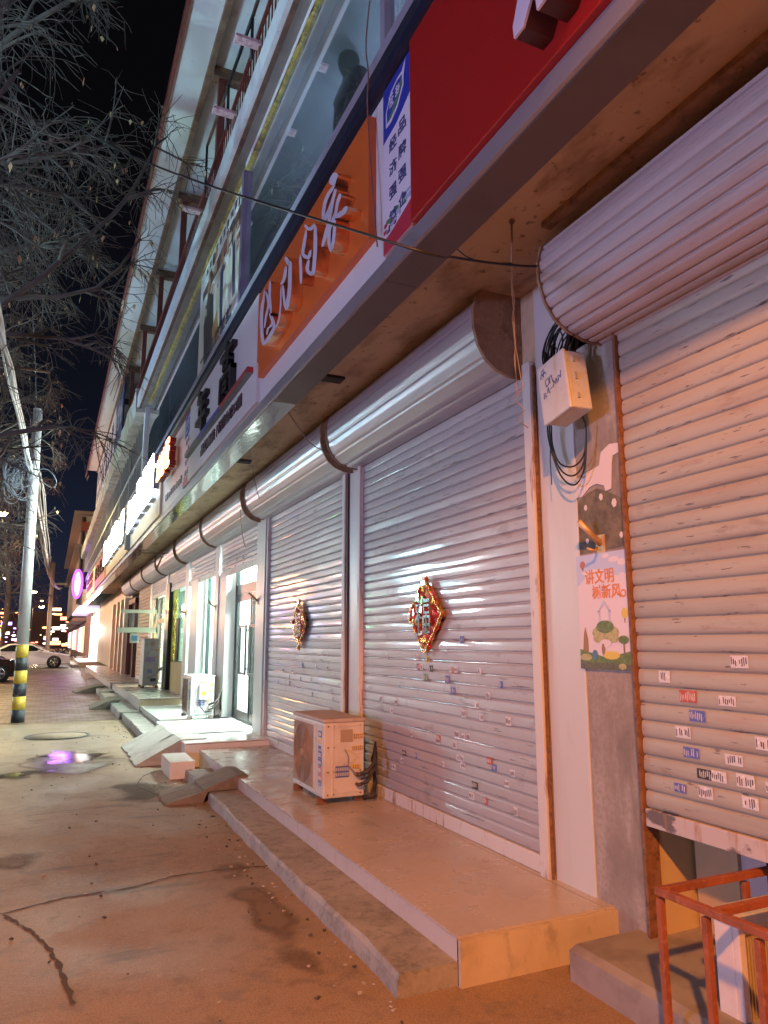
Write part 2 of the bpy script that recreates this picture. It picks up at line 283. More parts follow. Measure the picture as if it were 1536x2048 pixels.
wob(1.42,11.82,15.9,0,.12,1.83,.01,name='cement_step'); wob(1.36,15.9,21.8,0,.14,1.83,.01); wob(1.36,22.6,30,0,.14,1.83,.01); wob(1.40,31,37,0,.12,1.83,.01)
def platform(x0,y0,y1,zt,topm,tw=.8,x1=6.0,name='tiled_platform',skirt=tileedge_m,end=plaster_y):
    mb=MB(); g=.007; y=y0; zb=0
    mb.box(x0+.005,y0+.02,zt-.02,x1,y1-.006,zt-.005,3)
    mb.box(x0+.012,y0+.012,0,x1,y1-.005,zt-.021,2)
    while y<y1-.01:
        y2=min(y+tw,y1); mb.box(x0-.004,y+g/2,zt-.012,x0+.86,y2-g/2,zt,0); mb.box(x0+.86+g,y+g/2,zt-.012,x1,y2-g/2,zt,0)
        mb.box(x0,y+g/2,0,x0+.012,y2-g/2,zt-.013,1); y=y2
    return mb.build(name,[topm,skirt,end,crk],kind='structure')
platform(1.80,3.14,9.55,.21,tile_m)
mb=MB().box(1.80,3.12,0,2.9,3.152,.197); mb.build('platform_end',mat('orange_stained_plaster',(.56,.46,.32),.75,layers=(((2.5,2.5,2.5),.45,.7,(.40,.30,.18),.7),((9,9,5),.55,.68,(.30,.25,.18),.6)),bump=(16,.3,.008)),kind='structure')
platform(1.62,9.56,12.3,.29,wtile_m,.75,skirt=wtile_m,end=wtile_m)
MB().box(1.34,8.82,0,1.62,9.54,.19).build('small_tiled_step',wtile_m,kind='structure',bev=.006)
platform(1.80,12.31,16.2,.22,wtile_m,.8)
platform(1.78,16.21,20.6,.36,tile_m,.8); platform(1.78,20.61,23.5,.30,tile_m,.8); platform(1.72,23.51,40,.33,tile_m,.8)
platform(1.6,47,66,.34,tile_m,.9); MB().box(1.25,47,0,1.6,66,.18).build('cement_step',step_m,kind='structure')
# low slab before the half raised shutter
MB().prism([(2.30,0),(2.30,.13),(2.34,.15),(4,.17),(4,0)],'y',-2.0,2.98).build('low_slab',mat('grey_cement_slab',(.30,.27,.25),.8,layers=((5,.45,.65,(.18,.16,.15),.7),),bump=(24,.3,.006)),kind='structure')
# ramps
wood=mat('weathered_ramp_board',(.20,.165,.13),.8,layers=(((3,14,3),.45,.65,(.11,.09,.07),.8),((20,60,20),.5,.7,(.28,.23,.18),.6)),bump=((8,50,8),.4,.006))
cem_r=mat('cement_ramp',(.40,.38,.34),.8,layers=((4,.45,.65,(.26,.24,.21),.7),(25,.5,.68,(.48,.46,.42),.5)),bump=(22,.3,.006))
carp=mat('ribbed_ramp_strip',(.42,.40,.36),.85,bump=((6,70,6),.9,.01))
def ramp(name,label,x0,x1,xf,y0,y1,z1,m,th=.03,extra=None,group=None):
    mb=MB(); n=10; ys=[y0+(y1-y0)*i/n for i in range(n+1)]; j=[rnd.uniform(-.03,.03) for _ in ys]
    vs=[]
    for y,k in zip(ys,j): vs+=[(x0+k,y,.004),(x0+k,y,.022),(x1,y,z1+th*.6),(xf+k*.6,y,z1+th*.55),(xf+k*.6,y,z1+.006),(x1,y,z1-.01 if False else .004)]
    mb.add(vs,[(i*6+k,i*6+(k+1)%6,(i+1)*6+(k+1)%6,(i+1)*6+k) for i in range(n) for k in range(6)]+[(5,4,3,2,1,0),tuple(n*6+k for k in range(6))])
    return mb
t=thing('entrance_ramp','worn brown board ramp crossing the cement step to the grey tiled platform','ramp',(1.45,7.75,0))
ramp('','',1.10,1.46,1.49,7.46,8.02,.085,wood).build('lower_board',wood,t)
mb=MB(); mb.prism([(1.47,.10),(1.47,.125),(1.80,.235),(1.90,.225),(1.90,.214),(1.80,.21),(1.80,.104)],'y',7.46,8.03); mb.build('upper_board',wood,t)
t=thing('entrance_ramp','pale cement ramp with a ribbed centre strip leading to the glass door','ramp',(1.35,10.8,0))
ramp('','',1.08,1.62,1.95,9.86,11.8,.285,cem_r).build('slab',cem_r,t)
mb=MB(); mb.add([(1.16,10.55,.064),(1.60,10.45,.309),(1.60,11.15,.309),(1.16,11.35,.064)],[(0,1,2,3)]); mb.add([(1.60,10.45,.3085),(2.70,10.45,.300),(2.70,11.15,.300),(1.60,11.15,.3085)],[(0,1,2,3)])
mb.build('ribbed_strip',carp,t)
for lab,y,x0,z1,gg in (('dark sheet ramp against the yellow shop step beyond the brick paving edge',18.3,.95,.2,wood),('brown plank ramp further down by the brick coloured shutter',24.2,.75,.2,wood)):
    t=thing('entrance_ramp',lab,'ramp',(x0+.4,y,0)); ramp('','',x0,1.40,1.62,y,y+1.1,z1,gg,.02).build('board',gg,t)
# ================================================================ building
B=thing('shop_building','two storey shop row with shutters, canopy fascia, glazed upper floor and roofed terrace','building',(2.72,12,0))
X=2.72
def slats(mb,y0,y1,z0,z1,pitch,amp,x=X,m=0,ny=7,tilt=.0016):
    n=max(1,round((z1-z0)/pitch)); p=(z1-z0)/n; ys=[y0+(y1-y0)*i/ny for i in range(ny+1)]
    dent=[[rnd.gauss(0,tilt*.6) for _ in ys] for _ in range(n+1)]; tl=[rnd.gauss(0,tilt) for _ in range(n)]
    prof=((0,.1),(.015,.1),(.09,-.95),(.13,-1.05),(.45,-1.12),(.80,-1.05),(.86,-.85),(.965,.05),(1,.1)) if amp<.010 else ((0,0),(.03,-.35),(.14,-.86),(.34,-1.02),(.58,-.98),(.80,-.72),(.93,-.32),(.955,.45),(1,.45))
    rows=[]
    for k in range(n):
        for t,a in prof:
            rows.append([(x+a*amp+tl[k]*(t-.5)*2+dent[k][i]*(1-t)+dent[k+1][i]*t,y,z0+(k+t)*p) for i,y in enumerate(ys)])
    vs=[v for r in rows for v in r]; w_=len(ys)
    return mb.add(vs,[(i*w_+j,(i+1)*w_+j,(i+1)*w_+j+1,i*w_+j+1) for i in range(len(rows)-1) for j in range(ny)],m,amp>.01)
def stickers(y0,y1,spots,x,parent,cols,hh=.05,seed=1):
    """paper adverts stuck to slats: (y,z,w,kind)"""
    q=random.Random(seed)
    for (y,z,wd,k) in spots:
        mb=MB(); h=hh*q.uniform(.8,1.1); xx=x-.001-q.uniform(0,.001); k=[k,k,k,k,0,0,6,7][k] if k>3 else k
        mb.add([(xx,y,z),(xx,y-wd,z),(xx,y-wd,z+h),(xx,y,z+h)],[(0,1,2,3)],0)
        nb=max(2,int(wd/.011))
        for i in range(nb):
            if q.random()<.2: continue
            yy=y-.004-i*(wd-.006)/nb; a=q.uniform(.08,.35); bq=q.uniform(.6,.92); mb.box(xx-.0012,yy-.0035-q.random()*.002,z+h*a,xx-.0004,yy,z+h*bq,1)
        mb.build('paper_sticker',[M[cols[k]],M['sticker_pale_ink' if k in(1,2,3,7) else 'sticker_ink']],parent)
for n,c in (('sticker_white',(.62,.60,.60)),('sticker_red',(.45,.09,.07)),('sticker_blue',(.10,.14,.42)),('sticker_black',(.04,.035,.04)),('sticker_ink',(.07,.06,.09)),('sticker_pale_ink',(.55,.52,.5)),('sticker_yellow',(.6,.48,.12)),('sticker_green',(.12,.3,.16))): mat(n,c,.6,layers=((60,.55,.65,tuple(min(1,v*1.5+.1) for v in c),.5),))
SC=['sticker_white','sticker_red','sticker_blue','sticker_black','sticker_ink','sticker_pale_ink','sticker_yellow','sticker_green']
HP=[(2.74,3.82),(2.46,3.82),(2.395,3.76),(2.37,3.66),(2.372,3.55),(2.40,3.44),(2.45,3.355),(2.525,3.295),(2.62,3.262),(2.74,3.258)]
def housing(parent,y0,y1,m,dz=0,kx=0,ribs=False,cap=cap_m,lab=None,capnear=True):
    P=[(a-kx*(2.74-a)/.37,c+dz) for a,c in HP]; Q=[]
    for i in range(len(P)-1):
        k=3 if ribs else 2
        for j in range(k):
            t=j/k; Q.append((P[i][0]*(1-t)+P[i+1][0]*t,P[i][1]*(1-t)+P[i+1][1]*t))
    Q.append(P[-1]); O=[]
    cx,cz=2.74,3.54+dz
    # pressed ribs running along the housing
    fine=[]
    for i in range(len(Q)-1):
        kk=6
        for j in range(kk):
            t=j/kk; fine.append((Q[i][0]*(1-t)+Q[i+1][0]*t,Q[i][1]*(1-t)+Q[i+1][1]*t))
    fine.append(Q[-1]); L=0; pr=.072 if ribs else .155; amp=.011 if ribs else .006
    for i,(a,c) in enumerate(fine):
        if i: L+=math.hypot(a-fine[i-1][0],c-fine[i-1][1])
        ph=(L%pr)/pr; d=Vector((a-cx,0,c-cz)); d.normalize(); g=-amp if ph<.16 else (amp*.4*math.sin((ph-.16)/.84*math.pi) if ribs else 0)
        O.append((a+d.x*g,c+d.z*g))
    mb=MB(); n=len(O); ys=[y0+(y1-y0)*i/6 for i in range(7)]; wv=[[rnd.gauss(0,.0012) for _ in ys] for _ in O]
    mb.add([(O[i][0]+wv[i][j]*.5,ys[j],O[i][1]) for i in range(n) for j in range(7)],[(i*7+j,i*7+j+1,(i+1)*7+j+1,(i+1)*7+j) for i in range(n-1) for j in range(6)],0,not ribs)
    h=mb.build('roller_housing',m,parent,label=lab)
    if capnear:
        E=[(cx+(a-cx)*1.06,cz+(c-cz)*1.05) for a,c in P]; mb=MB(); mb.prism(E,'y',y0-.03,y0-.004); mb.build('end_cap',cap,parent,bev=.004)
    E=[(cx+(a-cx)*1.03,cz+(c-cz)*1.03) for a,c in P]; mb=MB(); mb.prism(E,'y',y1+.004,y1+.02); mb.build('end_cap',cap,parent)
    return h
def shutter_part(label,y0,y1,z0,m,pitch,amp,housem,hy=None,dz=0,kx=0,ribs=False,bar=.10,barm=None,tilt=.0016,spots=None,guides=True,ztop=3.34,capnear=True):
    mb=MB(); slats(mb,y0,y1,z0+bar,ztop+dz,pitch,amp,tilt=tilt)
    s=mb.build('roller_shutter',m,B,label=label)
    MB().box(X-.022,y0,z0,X+.012,y1,z0+bar-.003).build('bottom_bar',barm or rustpaint_m,s,bev=.004)
    hy=hy or (y0-.05,y1+.05); housing(s,hy[0],hy[1],housem,dz,kx,ribs,capnear=capnear)
    if guides:
        MB().box(X-.045,y0-.068,.2,X-.004,y0+.012,ztop+dz-.02).build('guide_rail',rustpaint_m,s,bev=.003); MB().box(X-.045,y1-.012,.2,X-.004,y1+.05,ztop+dz-.02).build('guide_rail',rustpaint_m,s,bev=.003)
        MB().box(X-.028,y0-.082,.2,X-.012,y0-.0695,ztop+dz-.05).build('rusty_edge_strip',rust_m,s)
    if spots: stickers(y0,y1,spots,X-amp-.002,s,SC,seed=len(spots))
    return s
q=random.Random(5)
spA=[(y,(.755+round((z-.755)/.0824)*.0824+.016 if z>.75 else z-.012),w_,k) for y,z,w_,k in [(2.60,1.28,.10,1),(2.38,1.26,.09,0),(2.30,1.43,.09,0),(2.55,1.19,.09,2),(2.64,1.11,.09,0),(2.60,1.035,.09,2),(2.21,1.11,.08,0),(2.37,1.02,.09,0),(2.53,.96,.09,3),(2.32,.955,.09,0),(2.67,.87,.07,2),(2.30,.86,.08,0),(2.53,.80,.08,0),(2.05,1.23,.09,2),(2.03,1.10,.09,2),(2.05,.93,.10,0),(2.72,1.31,.07,5),(2.18,.96,.07,5),(2.45,.90,.08,5),(2.62,.705,.07,6),(2.46,.70,.11,3),(2.24,.685,.10,3),(2.75,.71,.09,3)]]
spB=[(q.uniform(4.0,6.1),.322+.0766*q.randrange(2,15),q.uniform(.035,.07),q.choice([0,0,0,5,5,0,0,2,1])) for _ in range(38)]+[(5.2,1.24,.07,7),(5.1,1.31,.06,3),(5.15,1.38,.06,6),(4.75,1.31,.06,1),(4.85,1.24,.07,2),(4.62,1.53,.06,2),(5.6,.62,.08,3),(4.5,.55,.08,3),(4.55,.25,.08,3),(5.0,.80,.06,1),(4.65,.66,.07,5),(4.3,.74,.07,1)]
spC=[(q.uniform(7.2,9.4),.322+.0766*q.randrange(4,15),q.uniform(.035,.07),q.choice([0,5,5,2,3,0])) for _ in range(22)]
shutter_part('beige ribbed roller shutter raised a little above the ground',-.6,2.86,.66,sh_beige,.082,.0105,house_b,hy=(-.8,2.99),ribs=True,kx=.06,dz=-.06,spots=spA,guides=False,tilt=.001,bar=.085,ztop=3.30,capnear=False,barm=mat('dirty_bottom_bar',(.50,.44,.42),.6,layers=(((4,4,9),.50,.56,(.10,.085,.09),.9),((20,20,4),.55,.68,(.34,.18,.08),.7))))
shutter_part('grey violet closed shutter with a red paper diamond',3.69,6.46,.212,sh_grey,.077,.0085,house_m,hy=(3.78,6.58),spots=spB)
shutter_part('closed grey shutter behind the air conditioner',6.92,9.80,.212,sh_grey,.077,.0085,house_m,hy=(6.74,9.98),spots=spC)
half='half raised shutter curtain over the lit shop'
shutter_part(half+' door',10.38,13.02,2.66,sh_grey,.077,.0085,house_m,hy=(10.2,13.25),spots=[(q.uniform(10.5,12.9),q.uniform(2.68,2.86),.1,q.choice([1,3,0,5])) for _ in range(16)],guides=False)
shutter_part(half+' window',13.45,16.2,2.74,sh_grey,.077,.0085,house_m,hy=(13.4,16.35),spots=[(q.uniform(13.6,16.1),q.uniform(2.75,2.9),.1,q.choice([3,3,0])) for _ in range(12)],guides=False)
shutter_part('half raised shutter over the yellow shop window',16.75,19.4,2.78,sh_grey,.077,.0085,house_m,hy=(16.6,19.6),spots=[(q.uniform(16.9,19.3),q.uniform(2.8,2.95),.12,q.choice([3,0])) for _ in range(12)],guides=False)
shutter_part('half raised shutter over the yellow framed door',19.95,22.7,2.78,sh_grey,.077,.0085,house_b,hy=(19.8,22.8),spots=[(q.uniform(20.1,22.6),q.uniform(2.8,2.95),.12,q.choice([3,0])) for _ in range(10)],guides=False)
sh_brick=mat('brick_coloured_slats',(.52,.34,.22),.5,layers=(((3,2,20),.5,.7,(.36,.22,.14),.7),))
shutter_part('closed brick coloured shutter',23.2,26.2,.33,sh_brick,.11,.02,house_b,hy=(23,26.3),guides=False)
housing(B,26.5,29.8,house_b)
# walls, pillars and posts -------------------------------------------------
mb=MB().box(X+.002,2.88,0,3.4,3.27,3.9); mb.build('bare_cement_pillar',cement_m,B,bev=.006,label='stained bare cement pillar carrying the poster')
mb=MB().box(X-.004,3.272,.2,3.4,3.605,3.9); mb.build('white_pillar',wpost_m,B,bev=.004)
MB().box(X-.03,2.865,.1,X+.06,2.884,3.28).build('rusty_edge_strip',rust_m,B)
MB().box(X-.012,2.884,.02,X+.001,2.893,3.3).build('rusty_edge_strip',mat('bright_rust',(.45,.22,.07),.7,layers=((16,.4,.6,(.25,.1,.03),.8),)),B)
for a,c,xx,zb in ((6.52,6.80,X-.012,.21),(9.87,10.32,X-.06,.21),(13.07,13.40,X-.04,.22),(16.26,16.68,X-.04,.22),(19.5,19.86,X-.03,.3),(22.75,23.15,X-.03,.3)):
    MB().box(xx,a,zb,3.1,c,3.5).build('white_pillar',wpost_m,B,bev=.005)
MB().box(X-.03,6.81,.21,X-.002,6.87,3.36).build('dark_red_strip',mat('dark_red_strip',(.10,.025,.02),.5),B)
wallm=mat('interior_white_paint',(.80,.82,.80),.6)
MB().box(2.722,-6,3.25,3.2,38,3.9).box(2.75,3.56,.2,3.1,3.66,3.3).box(2.75,-6,0,3.2,-.62,3.3).build('wall',plaster_y,B)
# panelled wall, pilasters and the red framed doorway at the far end
bm_=mat('beige_stone_panel',(.55,.42,.30),.5,layers=(((1,1,.6),.45,.7,(.40,.30,.21),.6),)); MB().box(2.72,26.3,.33,3.1,26.6,3.4).box(2.72,29.1,.33,3.1,49.3,3.9).build('wall',bm_,B)
for y in (29.4,31.2,33.0,35.4): MB().box(2.50,y,.33,2.719,y+.42,3.2).build('pilaster',mat('pale_pilaster',(.66,.54,.42),.4),B,bev=.01)
rd=MB().box(2.60,26.62,.33,2.74,26.72,3.0).box(2.60,28.9,.33,2.74,29.0,3.0).box(2.60,26.62,2.9,2.74,29.0,3.05); rd.build('red_door_frame',redpaint,B,label='red door frame near the far end')
MB().box(2.78,26.72,.33,2.82,28.9,2.9).build('door_leaf',mat('dull_metal_door',(.30,.27,.24),.35,.5),B)
# canopy ---------------------------------------------------------------------
MB().box(1.86,-6,3.82,2.74,37.5,3.95).build('canopy_soffit',soffit_m,B)
MB().box(1.655,-6,3.70,1.90,50,4.86).build('fascia_box',plaster_y,B)
mb=MB(); y=-6
while y<50:
    y2=min(y+2.4,50); mb.box(1.632,y+.002,3.652,1.656,y2-.002,3.752); y=y2
mb.build('fascia_trim',trim_m,B)
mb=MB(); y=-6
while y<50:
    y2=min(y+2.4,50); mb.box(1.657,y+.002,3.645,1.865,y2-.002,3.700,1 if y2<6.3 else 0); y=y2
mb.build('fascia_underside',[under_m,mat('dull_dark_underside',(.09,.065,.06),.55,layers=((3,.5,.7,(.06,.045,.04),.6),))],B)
mb=MB().box(2.30,-6,3.785,2.36,2.95,3.818); [mb.lathe([(0,-.012),(.012,-.012),(.012,0)],(2.33,yy*.3-1,3.785),n=8) for yy in range(12)]; mb.build('soffit_batten',cap_m,B)
for y in (5.60,8.84): MB().box(1.90,y,3.795,2.18,y+.13,3.822).build('soffit_slot',dark_m,B)
# second floor ----------------------------------------------------------------
MB().prism([(1.58,4.88),(1.57,4.93),(1.585,5.05),(1.62,5.09),(1.9,5.09),(1.9,4.87),(1.62,4.87)],'y',-6,50).build('dark_gutter',navy_m,B)
MB().box(1.60,-6,5.091,1.70,50,5.17).build('window_sill',lav_m,B,bev=.004)
gl=glass('dusty_upper_glass',(.86,.89,.92),.6,.015,.045)
gp=MB()
for a,c in ((-6,3.55),(3.62,7.35),(7.45,13.0),(13.02,16.7)): gp.box(1.668,a+.004,5.17,1.674,c-.004,6.80)
gp.build('window_glass',gl,B)
MB().box(1.63,3.555,5.17,1.70,3.62,6.80).build('window_post',lav_m,B); MB().box(1.62,7.35,5.17,1.72,7.45,6.80).build('window_post',mat('purple_window_frame',(.16,.125,.19),.4),B,label='purple window post beside the poster')
MB().box(1.615,16.72,5.17,1.70,16.95,6.86).build('window_post',panel_w,B)
mb=MB(); k=0; y=-6
foam=mat('yellow_foam_seal',(.34,.26,.05),.9,layers=((9,.42,.6,(.15,.12,.03),.9),(30,.5,.65,(.5,.42,.16),.7)),bump=(22,.8,.02))
P=[(y_*.12-6,rnd.uniform(-.008,.008)) for y_ in range(int(22.5/.12))]
mb.add([p for yy,j in P for p in ((1.640+j,yy,6.80+j),(1.632+j,yy,6.845),(1.665,yy,6.845),(1.667,yy,6.79+j))],[(i*4+a,i*4+(a+1)%4,(i+1)*4+(a+1)%4,(i+1)*4+a) for i in range(len(P)-1) for a in range(4)]); mb.build('foam_seal',foam,B)
MB().box(1.622,-6,6.80,1.632,7.3,6.848).build('white_tape_strip',panel_w,B)
# ledge slab
MB().box(1.475,-6,6.85,6,16.8,7.08).build('terrace_slab',mat('grey_underside',(.30,.31,.30),.7,layers=((3,.45,.7,(.20,.2,.2),.7),)),B)
mb=MB(); y=-6
while y<16.7: mb.box(1.43,y+.003,6.83,1.474,y+.597,7.09); y+=.6
mb.build('ledge_tiles',white_tileface,B)
mb=MB().box(1.4745,-6,6.81,1.52,16.8,6.8495); mb.build('ledge_rim',mat('brown_brick_rim',(.10,.05,.035),.8,layers=((8,.5,.6,(.18,.09,.06),.7),)),B)
mb=MB(); n=60; ys=[16.82+(50-16.82)*i/n for i in range(n+1)]; vs=[]
for y in ys:
    j=rnd.uniform(-.02,.02); vs+=[(1.42+j,y,6.75+rnd.uniform(-.03,.02)),(1.40+j,y,7.30+rnd.uniform(-.05,.03)),(1.75,y,7.32),(1.75,y,6.74)]
mb.add(vs,[(i*4+a,i*4+(a+1)%4,(i+1)*4+(a+1)%4,(i+1)*4+a) for i in range(n) for a in range(4)]+[(0,1,2,3)]); mb.build('raw_concrete_ledge',conc_ledge,B)
# far window grid
mb=MB(); y=17.2; k=0
while y<50: mb.box(1.645,y,5.17,1.69,y+(.05 if k%5 else .14),6.76); y+=.62; k+=1
mb.box(1.64,16.95,5.88,1.695,50,5.96).build('window_mullions',mat('grey_mullion',(.44,.46,.46),.4,.2),B)
MB().box(1.70,16.95,5.17,1.706,50,6.76).build('window_glass',mat('dark_blue_glass',(.03,.045,.07),.08,spec=.9,layers=(((.5,1.1,.5),.5,.6,(.12,.2,.30),.6),)),B)
# room behind the upper glass
MB().box(3.3,-6,5.09,3.4,17,6.85).build('upper_room_wall',mat('upper_room_wall',(.62,.66,.72),.8,layers=((.8,.45,.6,(.40,.43,.48),.8),)),B)
MB().box(1.71,-6,6.83,3.3,16.7,6.849).build('upper_room_ceiling',wallm,B)
MB().box(1.9,-6,5.0,3.4,17,5.09).build('upper_room_floor',soffit_m,B)
# terrace roof
mb=MB().box(1.06,-6,9.60,5.5,36.5,9.68); mb.build('eave_ceiling',ceil_w,B)
mb=MB(); y=-6
while y<36.4: mb.box(1.01,y+.004,9.57,1.058,y+2.1,9.70); y+=2.1
mb.build('eave_trim',redpaint,B)
MB().box(1.46,-6,9.51,1.54,36.5,9.599).build('eave_beam',beam_m,B)
cb=[(-1.0),2.6,5.9,9.15,12.35,15.4,18.5,21.6,24.8]
for y in cb: MB().box(1.541,y,9.44,4.4,y+.16,9.598).build('cross_beam',beam_m,B)
for y in cb: MB().box(1.62,y+.03,7.09,1.72,y+.13,9.438).build('terrace_post',redpaint,B)
MB().box(4.4,-6,7.08,4.5,36.5,9.6).build('terrace_wall',ceil_w,B)
# terrace railing
rb=MB(); y=-2.0
while y<22: rb.box(1.462,y,7.10,1.474,y+.012,7.50); y+=.115
rb.box(1.452,-6,7.49,1.484,22,7.53).box(1.455,-6,7.13,1.482,22,7.15); rb.build('terrace_railing',redpaint,B)
hr=MB(); pts=[(1.38,5.0,7.62),(1.38,6.13,7.62),(1.38,6.2,7.60)]
for a,c,z0,z1 in ((3.2,6.1,7.60,7.60),(6.1,8.45,7.60,7.78)): hr.tube([(1.38,a,z0),(1.38,c,z1)],.018)
for y,z in ((6.12,7.6),(7.2,7.68),(8.46,7.78),(4.0,7.6)): hr.tube([(1.38,y,7.12),(1.38,y,z)],.016)
hr.build('black_handrail',black_m,B)
# terrace hoarding far along
blue=mat('deep_blue_board',(.03,.05,.16),.5)
mb=MB(); mb.box(1.50,22.3,7.55,1.55,25.4,9.48,0); mb.box(1.50,25.41,7.55,1.55,36,9.48,1)
for i in range(3): scribble(mb,1.499,25.3-i*1.0,24.5-i*1.0,8.2,9.0,2,.01,40+i)
for k in range(2):
    for i in range(7): scribble(mb,1.499,35.5-i*1.4,34.5-i*1.4,8.6-k*.8,9.2-k*.8,0,.01,60+i+9*k)
mb.build('terrace_hoarding',[blue,mat('hoarding_white',(.6,.58,.62),.5),mat('hoarding_pale',(.55,.6,.7),.5)],B)

light('upper_room_fill','AREA',(2.75,5.6,5.35),(.45,.65,1),26,.5,(2.4,5.4,7),1.6)  # added uplight near the floor to brighten the upper room; no fixture modelled
